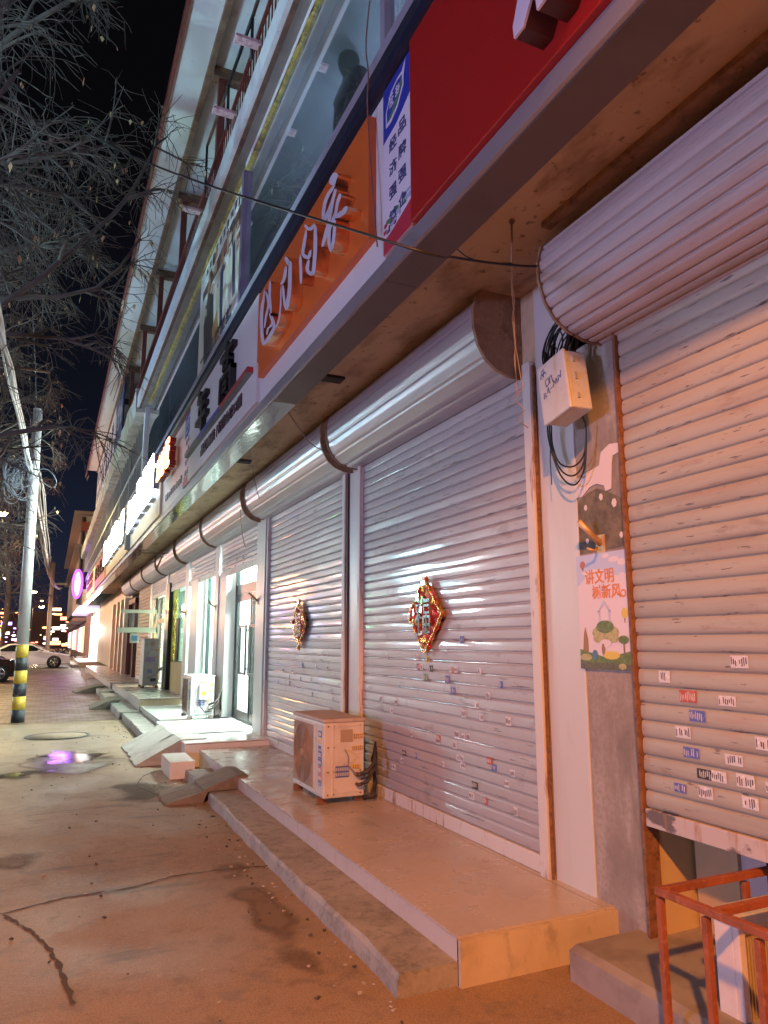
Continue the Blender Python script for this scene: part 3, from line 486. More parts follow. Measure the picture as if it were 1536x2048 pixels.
# grit and crumbs along the foot of the steps
q=random.Random(99); mb=MB()
for i in range(420):
    y=q.uniform(2.4,15); x=1.47-abs(q.gauss(0,.16)) if i%3 else q.uniform(-.8,1.4); r=q.uniform(.002,.0085)
    mb.obox((x,y,.004+r*.5),(r*2.4,r*1.8,r),(q.uniform(-20,20),q.uniform(-20,20),q.uniform(0,180)),q.randrange(2))
mb.build('street_grit',[mat('pale_grit',(.38,.34,.3),.9),mat('dark_grit',(.08,.07,.06),.9)],kind='stuff')
LET={1:[[[5.62,4.58,5.58,4.56],[5.64,4.56,5.57,4.52],[5.65,4.51,5.57,4.47],[5.65,4.46,5.57,4.42],[5.64,4.4,5.55,4.36],[5.6,4.32,5.53,4.29],[5.57,4.26,5.53,4.25]],[[5.81,4.53,5.76,4.5],[5.86,4.51,5.76,4.47],[5.9,4.48,5.79,4.42],[5.92,4.42,5.8,4.37],[5.91,4.32,5.8,4.27],[5.88,4.2,5.77,4.16],[5.85,4.12,5.74,4.08],[5.79,4.06,5.74,4.07],[5.68,4.03,5.76,4.08],[5.62,4.03,5.71,4.08],[5.54,4.03,5.63,4.08],[5.44,4.04,5.53,4.09],[5.39,4.06,5.48,4.1],[5.4,4.1,5.49,4.14],[5.45,4.16,5.53,4.19],[5.5,4.21,5.54,4.22]],[[5.74,4.53,5.71,4.52],[5.72,4.5,5.66,4.47],[5.69,4.44,5.62,4.42],[5.67,4.4,5.59,4.37],[5.67,4.37,5.6,4.34],[5.7,4.34,5.63,4.31],[5.73,4.32,5.66,4.28],[5.75,4.28,5.68,4.25],[5.76,4.25,5.7,4.22],[5.76,4.21,5.73,4.2]],[[5.78,4.58,5.76,4.57],[5.81,4.55,5.75,4.52],[5.83,4.5,5.77,4.47],[5.83,4.46,5.8,4.44]],[[5.6,4.28,5.58,4.27],[5.58,4.24,5.53,4.22],[5.53,4.18,5.47,4.16],[5.51,4.15,5.45,4.12],[5.53,4.15,5.48,4.11],[5.59,4.15,5.54,4.12],[5.64,4.16,5.58,4.13],[5.66,4.15,5.6,4.12],[5.67,4.13,5.62,4.1],[5.67,4.11,5.64,4.1]]],2:[[[5.18,4.57,5.14,4.56],[5.18,4.55,5.09,4.52],[5.15,4.52,5.06,4.49],[5.12,4.48,5.04,4.47],[5.05,4.44,5.06,4.48],[5.08,4.47,4.99,4.44],[5.07,4.45,4.97,4.4],[5.07,4.4,4.97,4.35],[5.07,4.33,4.97,4.28],[5.07,4.27,4.97,4.22],[5.08,4.23,4.98,4.18],[5.09,4.2,4.99,4.14],[5.11,4.17,5.01,4.12],[5.12,4.15,5.02,4.09],[5.14,4.12,5.05,4.08],[5.13,4.1,5.09,4.08]],[[5.15,4.48,5.11,4.46],[5.18,4.46,5.1,4.42],[5.2,4.43,5.11,4.38],[5.22,4.41,5.14,4.36],[5.25,4.4,5.17,4.35],[5.28,4.4,5.22,4.36],[5.29,4.39,5.26,4.37]],[[5.22,4.35,5.19,4.34],[5.22,4.32,5.16,4.29],[5.21,4.26,5.14,4.23],[5.19,4.21,5.12,4.18],[5.18,4.17,5.11,4.14],[5.15,4.13,5.09,4.11],[5.13,4.11,5.1,4.1]],[[5.26,4.36,5.24,4.35],[5.27,4.32,5.23,4.3],[5.27,4.25,5.23,4.23],[5.28,4.19,5.23,4.17],[5.29,4.15,5.24,4.13],[5.3,4.12,5.25,4.1],[5.31,4.1,5.27,4.08],[5.34,4.09,5.29,4.06],[5.37,4.07,5.33,4.05],[5.38,4.06,5.36,4.05]]],3:[[[4.68,4.57,4.65,4.56],[4.67,4.55,4.61,4.53],[4.63,4.51,4.57,4.49],[4.56,4.46,4.56,4.49],[4.5,4.43,4.55,4.48],[4.45,4.42,4.51,4.47],[4.45,4.43,4.44,4.45],[4.47,4.44,4.4,4.4],[4.46,4.42,4.39,4.38],[4.46,4.39,4.39,4.35],[4.46,4.35,4.38,4.31],[4.46,4.3,4.38,4.26],[4.46,4.25,4.38,4.21],[4.47,4.2,4.39,4.16],[4.48,4.15,4.4,4.11],[4.49,4.12,4.41,4.08],[4.5,4.11,4.42,4.06],[4.5,4.1,4.44,4.06],[4.49,4.1,4.5,4.08],[4.5,4.11,4.55,4.11],[4.53,4.13,4.6,4.15],[4.55,4.15,4.63,4.19],[4.55,4.17,4.63,4.22],[4.54,4.2,4.6,4.24],[4.54,4.22,4.57,4.24]],[[4.64,4.51,4.61,4.49],[4.67,4.49,4.61,4.45],[4.7,4.46,4.63,4.41],[4.72,4.43,4.64,4.38],[4.73,4.41,4.66,4.36],[4.74,4.39,4.66,4.35],[4.73,4.36,4.66,4.33],[4.68,4.31,4.63,4.31],[4.62,4.27,4.59,4.28],[4.55,4.23,4.59,4.27],[4.51,4.23,4.58,4.28],[4.5,4.25,4.56,4.29],[4.5,4.28,4.53,4.29]],[[4.77,4.38,4.74,4.36],[4.78,4.36,4.72,4.33],[4.79,4.33,4.71,4.29],[4.78,4.29,4.71,4.26],[4.77,4.24,4.7,4.21],[4.76,4.18,4.7,4.15],[4.74,4.13,4.71,4.12]]],4:[[[4.04,4.59,3.99,4.55],[4.08,4.61,3.98,4.53],[4.12,4.61,4.0,4.52],[4.14,4.61,4.02,4.51],[4.15,4.59,4.02,4.51],[4.14,4.57,4.03,4.5],[4.11,4.54,4.06,4.51]],[[4.05,4.51,4.03,4.49],[4.11,4.52,4.06,4.48],[4.18,4.53,4.12,4.48],[4.24,4.52,4.17,4.47],[4.27,4.5,4.2,4.45],[4.28,4.47,4.21,4.43],[4.29,4.45,4.22,4.41],[4.29,4.42,4.22,4.38],[4.28,4.39,4.21,4.36],[4.23,4.34,4.24,4.37],[4.18,4.33,4.24,4.38],[4.14,4.34,4.21,4.39],[4.11,4.35,4.17,4.4],[4.06,4.38,4.12,4.42],[4.02,4.41,4.07,4.45],[4.0,4.44,4.02,4.46]],[[4.04,4.47,4.02,4.45],[4.08,4.44,4.03,4.41],[4.12,4.39,4.06,4.35],[4.15,4.34,4.09,4.3],[4.18,4.3,4.12,4.26],[4.22,4.27,4.16,4.23],[4.25,4.24,4.18,4.2],[4.27,4.22,4.21,4.18],[4.28,4.2,4.23,4.17],[4.28,4.18,4.25,4.17]],[[3.93,4.37,3.91,4.35],[3.95,4.38,3.91,4.34],[3.98,4.37,3.92,4.33],[4.0,4.36,3.94,4.32],[4.02,4.33,3.96,4.3],[4.03,4.31,3.98,4.27],[4.05,4.29,4.0,4.25],[4.08,4.28,4.02,4.24],[4.11,4.27,4.05,4.23],[4.13,4.26,4.07,4.22],[4.15,4.25,4.09,4.21],[4.16,4.23,4.1,4.19],[4.17,4.2,4.1,4.16],[4.16,4.15,4.1,4.12],[4.14,4.1,4.08,4.08],[4.1,4.05,4.09,4.07],[4.05,4.05,4.1,4.09],[4.02,4.08,4.08,4.11],[4.01,4.11,4.07,4.14],[4.0,4.15,4.06,4.18],[4.0,4.19,4.05,4.22],[4.01,4.23,4.04,4.24]],[[4.04,4.26,4.05,4.28],[3.99,4.23,4.01,4.27],[3.93,4.2,3.96,4.25],[3.87,4.18,3.92,4.24],[3.83,4.17,3.9,4.23],[3.8,4.18,3.87,4.23],[3.8,4.2,3.83,4.22]]]}
# ================================================================ signs on the fascia
F=1.655
chrome=mat('copper_chrome',(.85,.50,.26),.22,.9); lavf=mat('pale_letter_face',(.58,.56,.66),.4); orange_m=mat('orange_sign_panel',(.62,.13,.025),.38,layers=((2,.5,.75,(.50,.10,.02),.6),),bump=(2,.05,.02))
red_m=mat('red_sign_panel',(.34,.014,.012),.35,layers=((1.2,.5,.8,(.27,.011,.010),.5),),bump=(1.5,.06,.02))
t=thing('shop_signboard','large plain red signboard with the foot of a white letter, over the beige shutter','signboard',(F,1,3.75))
MB().box(1.60,-6,3.755,1.653,3.16,4.875).build('panel',red_m,t,bev=.006)
def flat(pl,x0,x1,m=0,mb=None):
    mb=mb or MB(); mb.prism(pl,'x',x0,x1,m); return mb
P=[]
for nm,pl in (('letter_stroke',[(2.20,4.47),(2.27,4.50),(2.30,4.58),(2.30,5.2),(2.20,5.2),(2.20,4.66),(2.15,4.60),(2.10,4.56)]),):
    pass
wl=mat('white_letter_face',(.62,.55,.68),.35)
# the foot of the white letter: traced on the sign plane
A_=[(1.99,3.83),(1.995,3.885),(1.955,3.98),(1.93,4.06),(1.92,4.5),(1.84,4.5),(1.855,4.0),(1.88,3.90),(1.93,3.83)]; C_=[(1.845,3.825),(1.85,3.88),(1.83,4.1),(1.80,4.5),(1.5,4.5),(1.6,4.1),(1.78,3.83)]
mb=MB()
for P_ in (A_,C_): mb.prism(P_,'x',1.46,1.47,0); mb.prism(P_,'x',1.471,1.598,1)
mb.build('letter',[wl,mat('dark_letter_side',(.05,.012,.012),.4)],t)
# town slogan boards
tw=mat('printed_white_board',(.68,.64,.74),.4); tb=mat('printed_blue',(.03,.045,.36),.4); tg=mat('printed_green',(.08,.24,.10),.4); tr_=mat('printed_red',(.45,.03,.06),.4); tk=mat('printed_navy_ink',(.045,.05,.17),.5); tbl=mat('printed_pale_blue',(.35,.42,.6),.5)
def town(y0,y1,label,loc):
    t=thing('slogan_board',label,'sign board',loc,'blue and white slogan boards between the shop signs'); mb=MB(); W=y0-y1; x=F-.03
    mb.box(x,y1,3.77,F,y0,4.86,0)
    yy=lambda u:y0-W*u
    def pg(pl,m,d): mb.prism([(yy(u),z) for u,z in pl],'x',x-d,x-.0005,m)
    pg([(0.0,4.858),(0.0,4.50),(.5,4.525),(1,4.60),(1,4.858)],1,.003)
    pg([(0,3.772),(0,3.86),(.3,3.87),(1,3.93),(1,3.772)],3,.003)
    # crest: white outlined leaf with a green swoosh
    pg([(.12,4.58),(.12,4.68),(.3,4.775),(.55,4.80),(.72,4.80),(.86,4.85),(.78,4.76),(.78,4.70),(.55,4.61),(.3,4.575)],0,.005)
    pg([(.17,4.60),(.17,4.675),(.33,4.755),(.55,4.78),(.73,4.775),(.74,4.71),(.53,4.63),(.3,4.60)],1,.007)
    pg([(.20,4.60),(.32,4.60),(.55,4.64),(.74,4.72),(.73,4.765),(.55,4.68),(.34,4.63)],2,.009)
    mb.text('经济',x-.007,yy(.26),yy(.68),4.665,4.745,.003,0,.02) if False else [scribble(mb,x-.008,yy(.26+.23*i),yy(.45+.23*i),4.66+.02*i,4.745+.02*i,0,.002,5+i) for i in range(2)]
    for k,(s_,u0,u1,zt) in enumerate((('经济强镇',.22,.50,4.47),('品牌强企',.56,.84,4.50))):
        for i,ch in enumerate(s_): mb.text(ch,x,yy(u0),yy(u1),zt-.155*i-.085,zt-.155*i,.003,4,.015)
    for i in range(26):
        u=rnd.uniform(0,.92); z=rnd.uniform(3.87+.06*u,3.94+.08*u); hh=rnd.uniform(.008,.03); mb.box(x-.004-rnd.random()*.001,yy(u),z,x-.0005,yy(u+rnd.uniform(.03,.14)),z+hh,rnd.choice((5,5,4,2,3)))
    mb.build('printed_board',[tw,tb,tg,tr_,tk,tbl],t); MB().box(F-.033,y1-.03,3.765,F,y1-.002,4.87).build('edge_strip',mat('amber_edge_strip',(.45,.20,.10),.5),t)
    return t
town(3.56,3.195,'tall blue and white slogan board between the red signboard and the orange signboard',(F,3.3,3.77))
town(10.75,10.22,'narrow blue and white slogan board beside the glowing red lettering',(F,10.5,3.77))
# grey-white fascia panels behind the middle signs
mb=MB(); 
for a,c in ((3.565,6.05),(6.054,8.6),(8.604,10.21),(10.76,12.9),(12.904,13.3)): mb.box(1.638,a,3.755,1.6535,c,4.865)
mb.build('pale_fascia_panels',panel_w,B)
# orange sign with calligraphy
t=thing('shop_signboard','orange signboard with four chrome calligraphy characters','signboard',(F,5,3.9))
MB().prism([(6.30,3.955),(6.22,3.955),(3.70,3.955),(3.70,4.80),(6.36,4.80),(6.36,4.12),(6.30,4.12)],'x',1.585,1.637).build('panel',orange_m,t,bev=.008)
for k in (1,2,3,4):
    mb=MB()
    for si,st in enumerate(LET[k if k in LET else str(k)]):
        n=len(st); xf=1.49-.0011*si; vs=[]
        for a,c,d,e_ in st: vs+=[(xf,a,c),(xf,d,e_),(1.584,a,c),(1.584,d,e_)]
        mb.add(vs,[(4*i,4*i+1,4*i+5,4*i+4) for i in range(n-1)],0)
        mb.add(vs,[(4*i,4*i+4,4*i+6,4*i+2) for i in range(n-1)]+[(4*i+1,4*i+3,4*i+7,4*i+5) for i in range(n-1)],1,True)
    mb.build('calligraphy_character',[lavf,chrome],t)
# men's wear sign
t=thing('shop_signboard','pale signboard with two bold black characters, a red and blue bar and a small slogan','signboard',(F,8.3,3.9))
bk=mat('black_letter',(.02,.018,.02),.35); mb=MB(); mb.box(1.60,6.42,3.765,1.637,10.2,4.862,0); mb.build('panel',panel_w,t)
def glyph(strk,y0,y1,z0,z1,x0,x1,m=0):
    mb=MB()
    for k,(u0,v0,u1,v1) in enumerate(strk): mb.box(x0-.0007*k,y0+(y1-y0)*u0,z0+(z1-z0)*v0,x1,y0+(y1-y0)*u1,z0+(z1-z0)*v1,m)
    return mb
nian=[(.18,.80,.42,1),(.15,.74,.95,.86),(.28,.44,.42,.62),(.28,.52,.92,.63),(.0,.26,1,.38),(.55,.0,.70,.80)]
gao=[(.42,.88,.58,1),(.02,.78,.98,.88),(.25,.54,.75,.61),(.25,.67,.75,.73),(.25,.54,.37,.73),(.63,.54,.75,.73),(.04,.38,.96,.47),(.04,.0,.17,.47),(.83,.0,.96,.47),(.32,.10,.68,.17),(.32,.24,.68,.30),(.32,.10,.43,.30),(.57,.10,.68,.30)]
glyph(nian,9.42,8.72,4.18,4.74,1.54,1.599).build('letter',bk,t); glyph(gao,7.92,7.26,4.17,4.80,1.54,1.599).build('letter',bk,t)
mb=MB(); mb.box(1.54,6.55,4.10,1.5995,7.85,4.155,0); mb.box(1.54,7.852,4.10,1.5995,9.2,4.155,1); mb.box(1.54,9.202,4.10,1.5995,10.18,4.155,2); mb.box(1.541,6.55,4.094,1.5995,10.18,4.0995,2)
mb.build('colour_bar',[mat('sign_red_bar',(.35,.03,.04),.4),mat('sign_blue_bar',(.03,.035,.30),.4),mat('sign_grey_bar',(.09,.11,.11),.4)],t)
mb=MB(); mb.text('品牌男装',1.599,9.20,8.30,3.885,4.035,.012,0,.03); mb.text('畅销全球57国',1.599,8.12,6.98,3.895,4.04,.012,0,.03); mb.box(1.590,8.22,3.89,1.599,8.19,4.03,0); mb.build('slogan_lettering',mat('dark_maroon_letter',(.055,.02,.035),.4),t)
# lit signs -------------------------------------------------------------
def lit(name,label,y0,y1,z0,z1,x,glow,es,back,n,seed,side,power=0,col=None,dep=.12,strk=.16,facep=None):
    t=thing(name,label,'lit sign',(F,(y0+y1)/2,z0)); mb=MB(); W=(y0-y1)/n
    if facep: MB().box(1.60,y1-.15,3.765,1.637,y0+.15,4.862).build('panel',facep,t)
    for i in range(n):
        mb=MB(); a=y0-W*i; c=a-W*.86; scribble(mb,x+.02,a,c,z0,z1,0,.02,seed+i,strk)
        scribble(mb,x+dep,a,c,z0,z1,1,dep-.021,seed+i,strk); mb.build('letter',[glow,side],t)
    if power:
        d=bpy.data.lights.new('sign_glow','AREA'); d.shape='RECTANGLE'; d.size=(y0-y1); d.size_y=(z1-z0); d.energy=power; d.color=col
        o=bpy.data.objects.new('sign_glow',d); COL.objects.link(o); o.location=(x-.06,(y0+y1)/2,(z0+z1)/2); o.rotation_euler=(Vector((-1,0,-.15))).to_track_quat('-Z','Y').to_euler()
    return t
redside=mat('dark_red_letter_side',(.22,.02,.015),.35)
lit('led_sign','glowing red and yellow channel letters on the pale panel by the slogan board',12.7,11.2,4.20,4.66,1.46,emat('led_red_glow',(1,.34,.14),9),9,None,3,3,redside,30,(1,.4,.2))
mb=MB(); [scribble(mb,1.637,12.7-i*.2,12.56-i*.2,3.90,4.02,0,.006,80+i,.14) for i in range(9)]; mb.build('small_lettering',mat('dark_maroon_letter',(.055,.02,.035),.4),B,label='small dark line of lettering under the red glowing sign')
wg=emat('led_white_glow',(.88,.94,1),16)
t=lit('led_sign','very bright white shop sign next to the red glowing letters',18.3,13.3,4.06,4.84,1.48,wg,16,None,5,21,mat('blue_grey_letter_side',(.25,.3,.4),.4),330,(.78,1,.84),strk=.24,facep=mat('cream_sign_panel',(.75,.66,.48),.45))
MB().box(1.55,13.5,4.2,1.575,18.1,4.78).build('light_panel',wg,t)
t=lit('led_sign','bright white shop sign above the yellow trimmed shop, second from the red letters',27.0,19.2,4.06,4.84,1.48,wg,16,None,7,41,mat('blue_grey_letter_side',(.25,.3,.4),.4),330,(.9,1,.8),strk=.24,facep=mat('golden_sign_panel',(.62,.42,.12),.4))
MB().box(1.55,19.5,4.2,1.575,26.8,4.78).build('light_panel',wg,t)
MB().box(1.50,18.55,3.78,1.64,18.9,4.85).build('fascia_divider',mat('dull_grey_strip',(.22,.24,.26),.5),B)
t=thing('shop_signboard','coral red signboard with brown characters beyond the white signs','signboard',(F,31,3.8)); cor=mat('coral_sign_panel',(.62,.16,.07),.45)
MB().box(1.59,27.4,3.765,1.637,34.2,4.862).build('panel',cor,t); 
for i in range(4): mb=MB(); scribble(mb,1.589,33.6-i*1.5,32.4-i*1.5,4.05,4.65,0,.05,90+i,.14); mb.build('letter',mat('brown_letter',(.16,.06,.03),.4),t)
t=thing('shop_signboard','yellow lit signboard with red characters before the purple neon sign','signboard',(F,38,3.8))
MB().box(1.585,34.4,3.765,1.637,42,4.862).build('panel',mat('warm_lit_panel',(.7,.45,.15),.5,em=(1,.62,.25),es=.9),t); 
for i in range(10): mb=MB(); k=i%2; j=i//2; scribble(mb,1.584,41.4-j*1.2,40.5-j*1.2,4.0+.4*k,4.35+.4*k,0,.03,120+j+7*k,.14); mb.build('letter',mat('deep_red_letter',(.35,.05,.03),.5),t)
# purple oval
t=thing('neon_sign','glowing purple and white oval neon sign jutting out at the far end of the row','neon sign',(1.0,45,4.6))
mb=MB(); mb.lathe([(0,-.0),(.40,0),(.46,.05),(.46,.22),(0,.27)],(0,0,0),ax='y',n=28); mb.v=[(1.18+a*.42,45+b_,4.78+c*1.5) for a,b_,c in mb.v]; mb.build('oval_face',emat('neon_white',(.80,.38,1),3.2),t)
mb=MB(); k=30; P=[(1.10+.50*math.cos(i*6.283/k),44.95,5.0+1.08*math.sin(i*6.283/k)) for i in range(k+1)]; P=[(1.18+(p[0]-1.10)*.46,p[1],4.78+(p[2]-5.0)*.72) for p in P]; mb.tube(P,.07,8); mb.build('neon_rim',emat('neon_purple',(.34,.05,1),5),t)
MB().box(1.5,45,4.5,1.66,45.2,5.5).build('bracket',black_m,t)
light('neon_sign_light','POINT',(.75,44.2,4.7),(.5,.15,1),130,.4)
# ================================================================ upper floor poster + mannequin
t=thing('window_poster','tall printed poster of dressed figures on the upper window next to the purple frame','poster',(1.66,8.5,5.2))
mb=MB(); x=1.655; mb.box(x,7.47,5.18,1.666,10.1,6.80,0)
pr=[(8,.5,.7)]
def pp(pl,m,d): mb.prism(pl,'x',x-d,x-.0004,m)
pp([(9.6,5.2),(9.75,5.9),(9.55,6.25),(9.35,6.3),(9.1,6.1),(9.0,5.45),(9.05,5.2)],1,.002)
pp([(9.50,6.3),(9.45,6.52),(9.3,6.5),(9.28,6.3)],3,.003)
pp([(9.05,5.2),(9.1,5.6),(8.8,5.75),(8.6,5.25)],2,.003)
pp([(8.75,5.3),(8.95,6.0),(8.85,6.3),(8.5,6.35),(8.3,6.1),(8.25,5.3)],4,.002); pp([(8.6,5.4),(8.68,6.2),(8.5,6.25),(8.44,5.4)],5,.004); pp([(8.72,6.3),(8.7,6.5),(8.5,6.52),(8.48,6.3)],3,.003)
pp([(8.1,5.35),(8.25,6.0),(8.1,6.3),(7.8,6.3),(7.62,6.0),(7.6,5.6),(7.8,5.3)],4,.0026); pp([(7.9,5.5),(7.98,6.2),(7.85,6.22),(7.75,5.5)],5,.004); pp([(8.05,6.3),(8.02,6.48),(7.85,6.5),(7.82,6.3)],3,.003)
pp([(9.9,6.35),(7.5,6.28),(7.5,6.55),(9.9,6.48)],6,.0015)
for i in range(40):
    u=rnd.uniform(7.55,9.7); z=rnd.uniform(6.0,6.6); mb.box(x-.0035-rnd.random()*.001,u,z,x-.0005,u+rnd.uniform(.03,.16),z+rnd.uniform(.03,.16),rnd.choice((6,3,1,4)))
mb.text('二楼品牌男装',x,9.9,7.9,5.22,5.47,.004,7,.03)
for i in range(9): scribble(mb,x-.0005,9.7-i*.22,9.55-i*.22,6.63,6.75,7,.003,160+i,.16)
mb.build('printed_sheet',[mat('poster_white',(.66,.68,.66),.5),mat('poster_charcoal',(.05,.045,.05),.5),mat('poster_tan',(.40,.24,.08),.5),mat('poster_skin',(.40,.24,.17),.5),mat('poster_cream',(.58,.54,.45),.5),mat('poster_navy',(.05,.06,.13),.5),mat('poster_brown',(.12,.06,.045),.5),mat('poster_ink',(.06,.07,.09),.5)],t)
# mannequin: one skinned surface
def skinned(name,pts,edges,rad,m,loc,sub=2):
    me=bpy.data.meshes.new(name); me.from_pydata(pts,edges,[]); o=bpy.data.objects.new(name,me); COL.objects.link(o); o.location=loc
    md=o.modifiers.new('skin','SKIN'); me.skin_vertices.new() if not me.skin_vertices else None
    for i,r in enumerate(rad): me.skin_vertices[0].data[i].radius=(r if isinstance(r,tuple) else (r,r))
    me.skin_vertices[0].data[0].use_root=True; s=o.modifiers.new('s','SUBSURF'); s.levels=sub; s.render_levels=sub
    me.materials.append(m); return o
pts=[(0,0,.95),(0,0,1.10),(0,0,1.28),(0,.0,1.42),(0,0,1.50),(-.01,0,1.56),(-.02,0,1.64),(-.02,0,1.72),(-.01,0,1.78),(0,.17,1.40),(0,.24,1.22),(.03,.26,1.02),(-.03,.25,.82),(-.05,.25,.72),(0,-.17,1.40),(0,-.24,1.22),(.03,-.26,1.02),(-.03,-.25,.82),(-.05,-.25,.72),(0,.10,.85),(0,.11,.48),(.02,.11,.08),(-.09,.12,.03),(0,-.10,.85),(0,-.11,.48),(.02,-.11,.08),(-.09,-.12,.03)]
ed=[(0,1),(1,2),(2,3),(3,4),(4,5),(5,6),(6,7),(7,8),(3,9),(9,10),(10,11),(11,12),(12,13),(3,14),(14,15),(15,16),(16,17),(17,18),(0,19),(19,20),(20,21),(21,22),(0,23),(23,24),(24,25),(25,26)]
rad=[(.12,.16),(.11,.14),(.12,.17),(.10,.15),.062,.055,.088,.095,.06,.065,.052,.043,.033,.03,.065,.052,.043,.033,.03,.085,.062,.042,.035,.085,.062,.042,.035]
mo=skinned('mannequin',pts,ed,rad,mat('matte_black_mannequin',(.012,.014,.013),.5),(2.12,5.36,5.10))
mo['label']='black mannequin standing behind the dusty upper window'; mo['category']='mannequin'; mo.scale=(1.2,1.25,.965)
# ================================================================ paper diamonds
def diamond(y,z,label,seed):
    q=random.Random(seed); t=thing('paper_ornament',label,'door decoration',(2.70,y,z),'diamond paper ornaments on the grey shutters')
    redg=mat('red_gold_foil',(.52,.03,.03),.28,.5,layers=((7,.47,.56,(.60,.30,.07),.9),(16,.54,.6,(.32,.01,.01),.8),(12,.62,.68,(.6,.5,.42),.9)),bump=(14,.8,.03)); gold=mat('gold_foil',(.75,.42,.10),.2,.9,bump=(22,.7,.02)); grn=mat('green_foil',(.05,.30,.10),.25,.6); wht=mat('silver_foil',(.75,.68,.58),.2,.7)
    mb=MB(); n=9; H=.315; W=.30; g={}
    vs=[];idx={}
    for i in range(-n,n+1):
        for j in range(-n,n+1):
            if abs(i)+abs(j)<=n:
                idx[i,j]=len(vs); e_=abs(i)+abs(j)
                vs.append((2.690-q.uniform(0,.034)-.010*(1-e_/n),y+W*j/n+q.uniform(-.006,.006),z+H*i/n))
    fs=[]
    for (i,j) in idx:
        if all(k in idx for k in ((i+1,j),(i,j+1),(i+1,j+1))): fs.append((idx[i,j],idx[i,j+1],idx[i+1,j+1],idx[i+1,j]))
        for a,b_,c in (((i,j),(i+1,j),(i,j+1)),):
            if i>=0 and j>=0 and (i+1,j+1) not in idx and (i+1,j) in idx and (i,j+1) in idx: fs.append((idx[i,j],idx[i,j+1],idx[i+1,j]))
        if i<=0 and j>=0 and (i-1,j+1) not in idx and (i-1,j) in idx and (i,j+1) in idx: fs.append((idx[i,j],idx[i-1,j],idx[i,j+1]))
        if i<=0 and j<=0 and (i-1,j-1) not in idx and (i-1,j) in idx and (i,j-1) in idx: fs.append((idx[i,j],idx[i,j-1],idx[i-1,j]))
        if i>=0 and j<=0 and (i+1,j-1) not in idx and (i+1,j) in idx and (i,j-1) in idx: fs.append((idx[i,j],idx[i+1,j],idx[i,j-1]))
    mb.add(vs,fs,0); mb.build('foil_sheet',redg,t)
    x=2.652
    mb=MB()
    def st(pts,w,m,dx=0):
        P=[(x-dx-q.uniform(0,.004),y-u*W,z+v*H) for u,v in pts]; vs=[]
        for i,p in enumerate(P):
            a=P[max(i-1,0)]; b_=P[min(i+1,len(P)-1)]; d=Vector((0,b_[1]-a[1],b_[2]-a[2])); d.normalize(); nn=Vector((0,-d.z,d.y))*w/2
            vs+=[Vector(p)+nn,Vector(p)-nn]
        mb.add(vs,[(2*i,2*i+1,2*i+3,2*i+2) for i in range(len(P)-1)],m)
    # the character fu in black-gold strokes
    for pts,w_ in (([(-.30,.42),(-.20,.34)],.03),([(-.42,.24),(-.12,.28),(-.42,-.16)],.026),([(-.26,.08),(-.26,-.44)],.03),([(-.24,.04),(-.12,-.08)],.024),([(.0,.36),(.36,.36)],.026),([(.04,.24),(.04,.06),(.32,.06),(.32,.24),(.04,.24)],.022),([(.0,-.04),(.0,-.42),(.36,-.42),(.36,-.04),(.0,-.04)],.026),([(.18,-.04),(.18,-.42)],.02),([(.0,-.23),(.36,-.23)],.02)): st(pts,w_,0,.004)
    mb.build('fortune_character',mat('black_foil',(.03,.035,.03),.25,.4),t)
    mb=MB(); E_=.93
    for a,b_ in (((0,E_),(E_,0)),((E_,0),(0,-E_)),((0,-E_),(-E_,0)),((-E_,0),(0,E_))): st([(a[0]*(1-k/8)+b_[0]*k/8+q.uniform(-.025,.025),a[1]*(1-k/8)+b_[1]*k/8) for k in range(9)],.008,0)
    for k in range(16):
        u,v=q.uniform(-.6,.6),q.uniform(-.6,.6)
        if abs(u)+abs(v)<.8: st([(u,v),(u+q.uniform(-.1,.1),v+q.uniform(.08,.2))],q.uniform(.012,.03),q.choice((0,1,2,2)),.002)
    st([(-.12,.80),(.10,.80)],.03,2); st([(-.2,-.62),(.12,-.60)],.035,0); st([(-.1,-.42),(-.3,-.46)],.03,2)
    for a,b_ in (((0,E_),(E_,0)),((E_,0),(0,-E_)),((0,-E_),(-E_,0)),((-E_,0),(0,E_))):
        for k in range(9):
            s_=q.random(); u=a[0]*(1-s_)+b_[0]*s_; v=a[1]*(1-s_)+b_[1]*s_; st([(u,v),(u*1.06+q.uniform(-.03,.03),v*1.06+q.uniform(-.03,.03))],.006,0)
    mb.build('gold_trim',[gold,grn,wht],t)
diamond(5.08,1.745,'larger crumpled red and gold paper diamond on the nearer grey shutter',3)
diamond(8.30,1.745,'red and gold paper diamond on the shutter behind the near air conditioner',8)
def cat(P,n):
    out=[]
    P=[Vector(p) for p in P]
    for i in range(len(P)-1):
        p0,p1,p2,p3=P[max(i-1,0)],P[i],P[i+1],P[min(i+2,len(P)-1)]
        for k in range(n):
            s_=k/n; out.append(.5*((2*p1)+(p2-p0)*s_+(2*p0-5*p1+4*p2-p3)*s_*s_+(3*p1-p0-3*p2+p3)*s_**3))
    return out+[P[-1]]
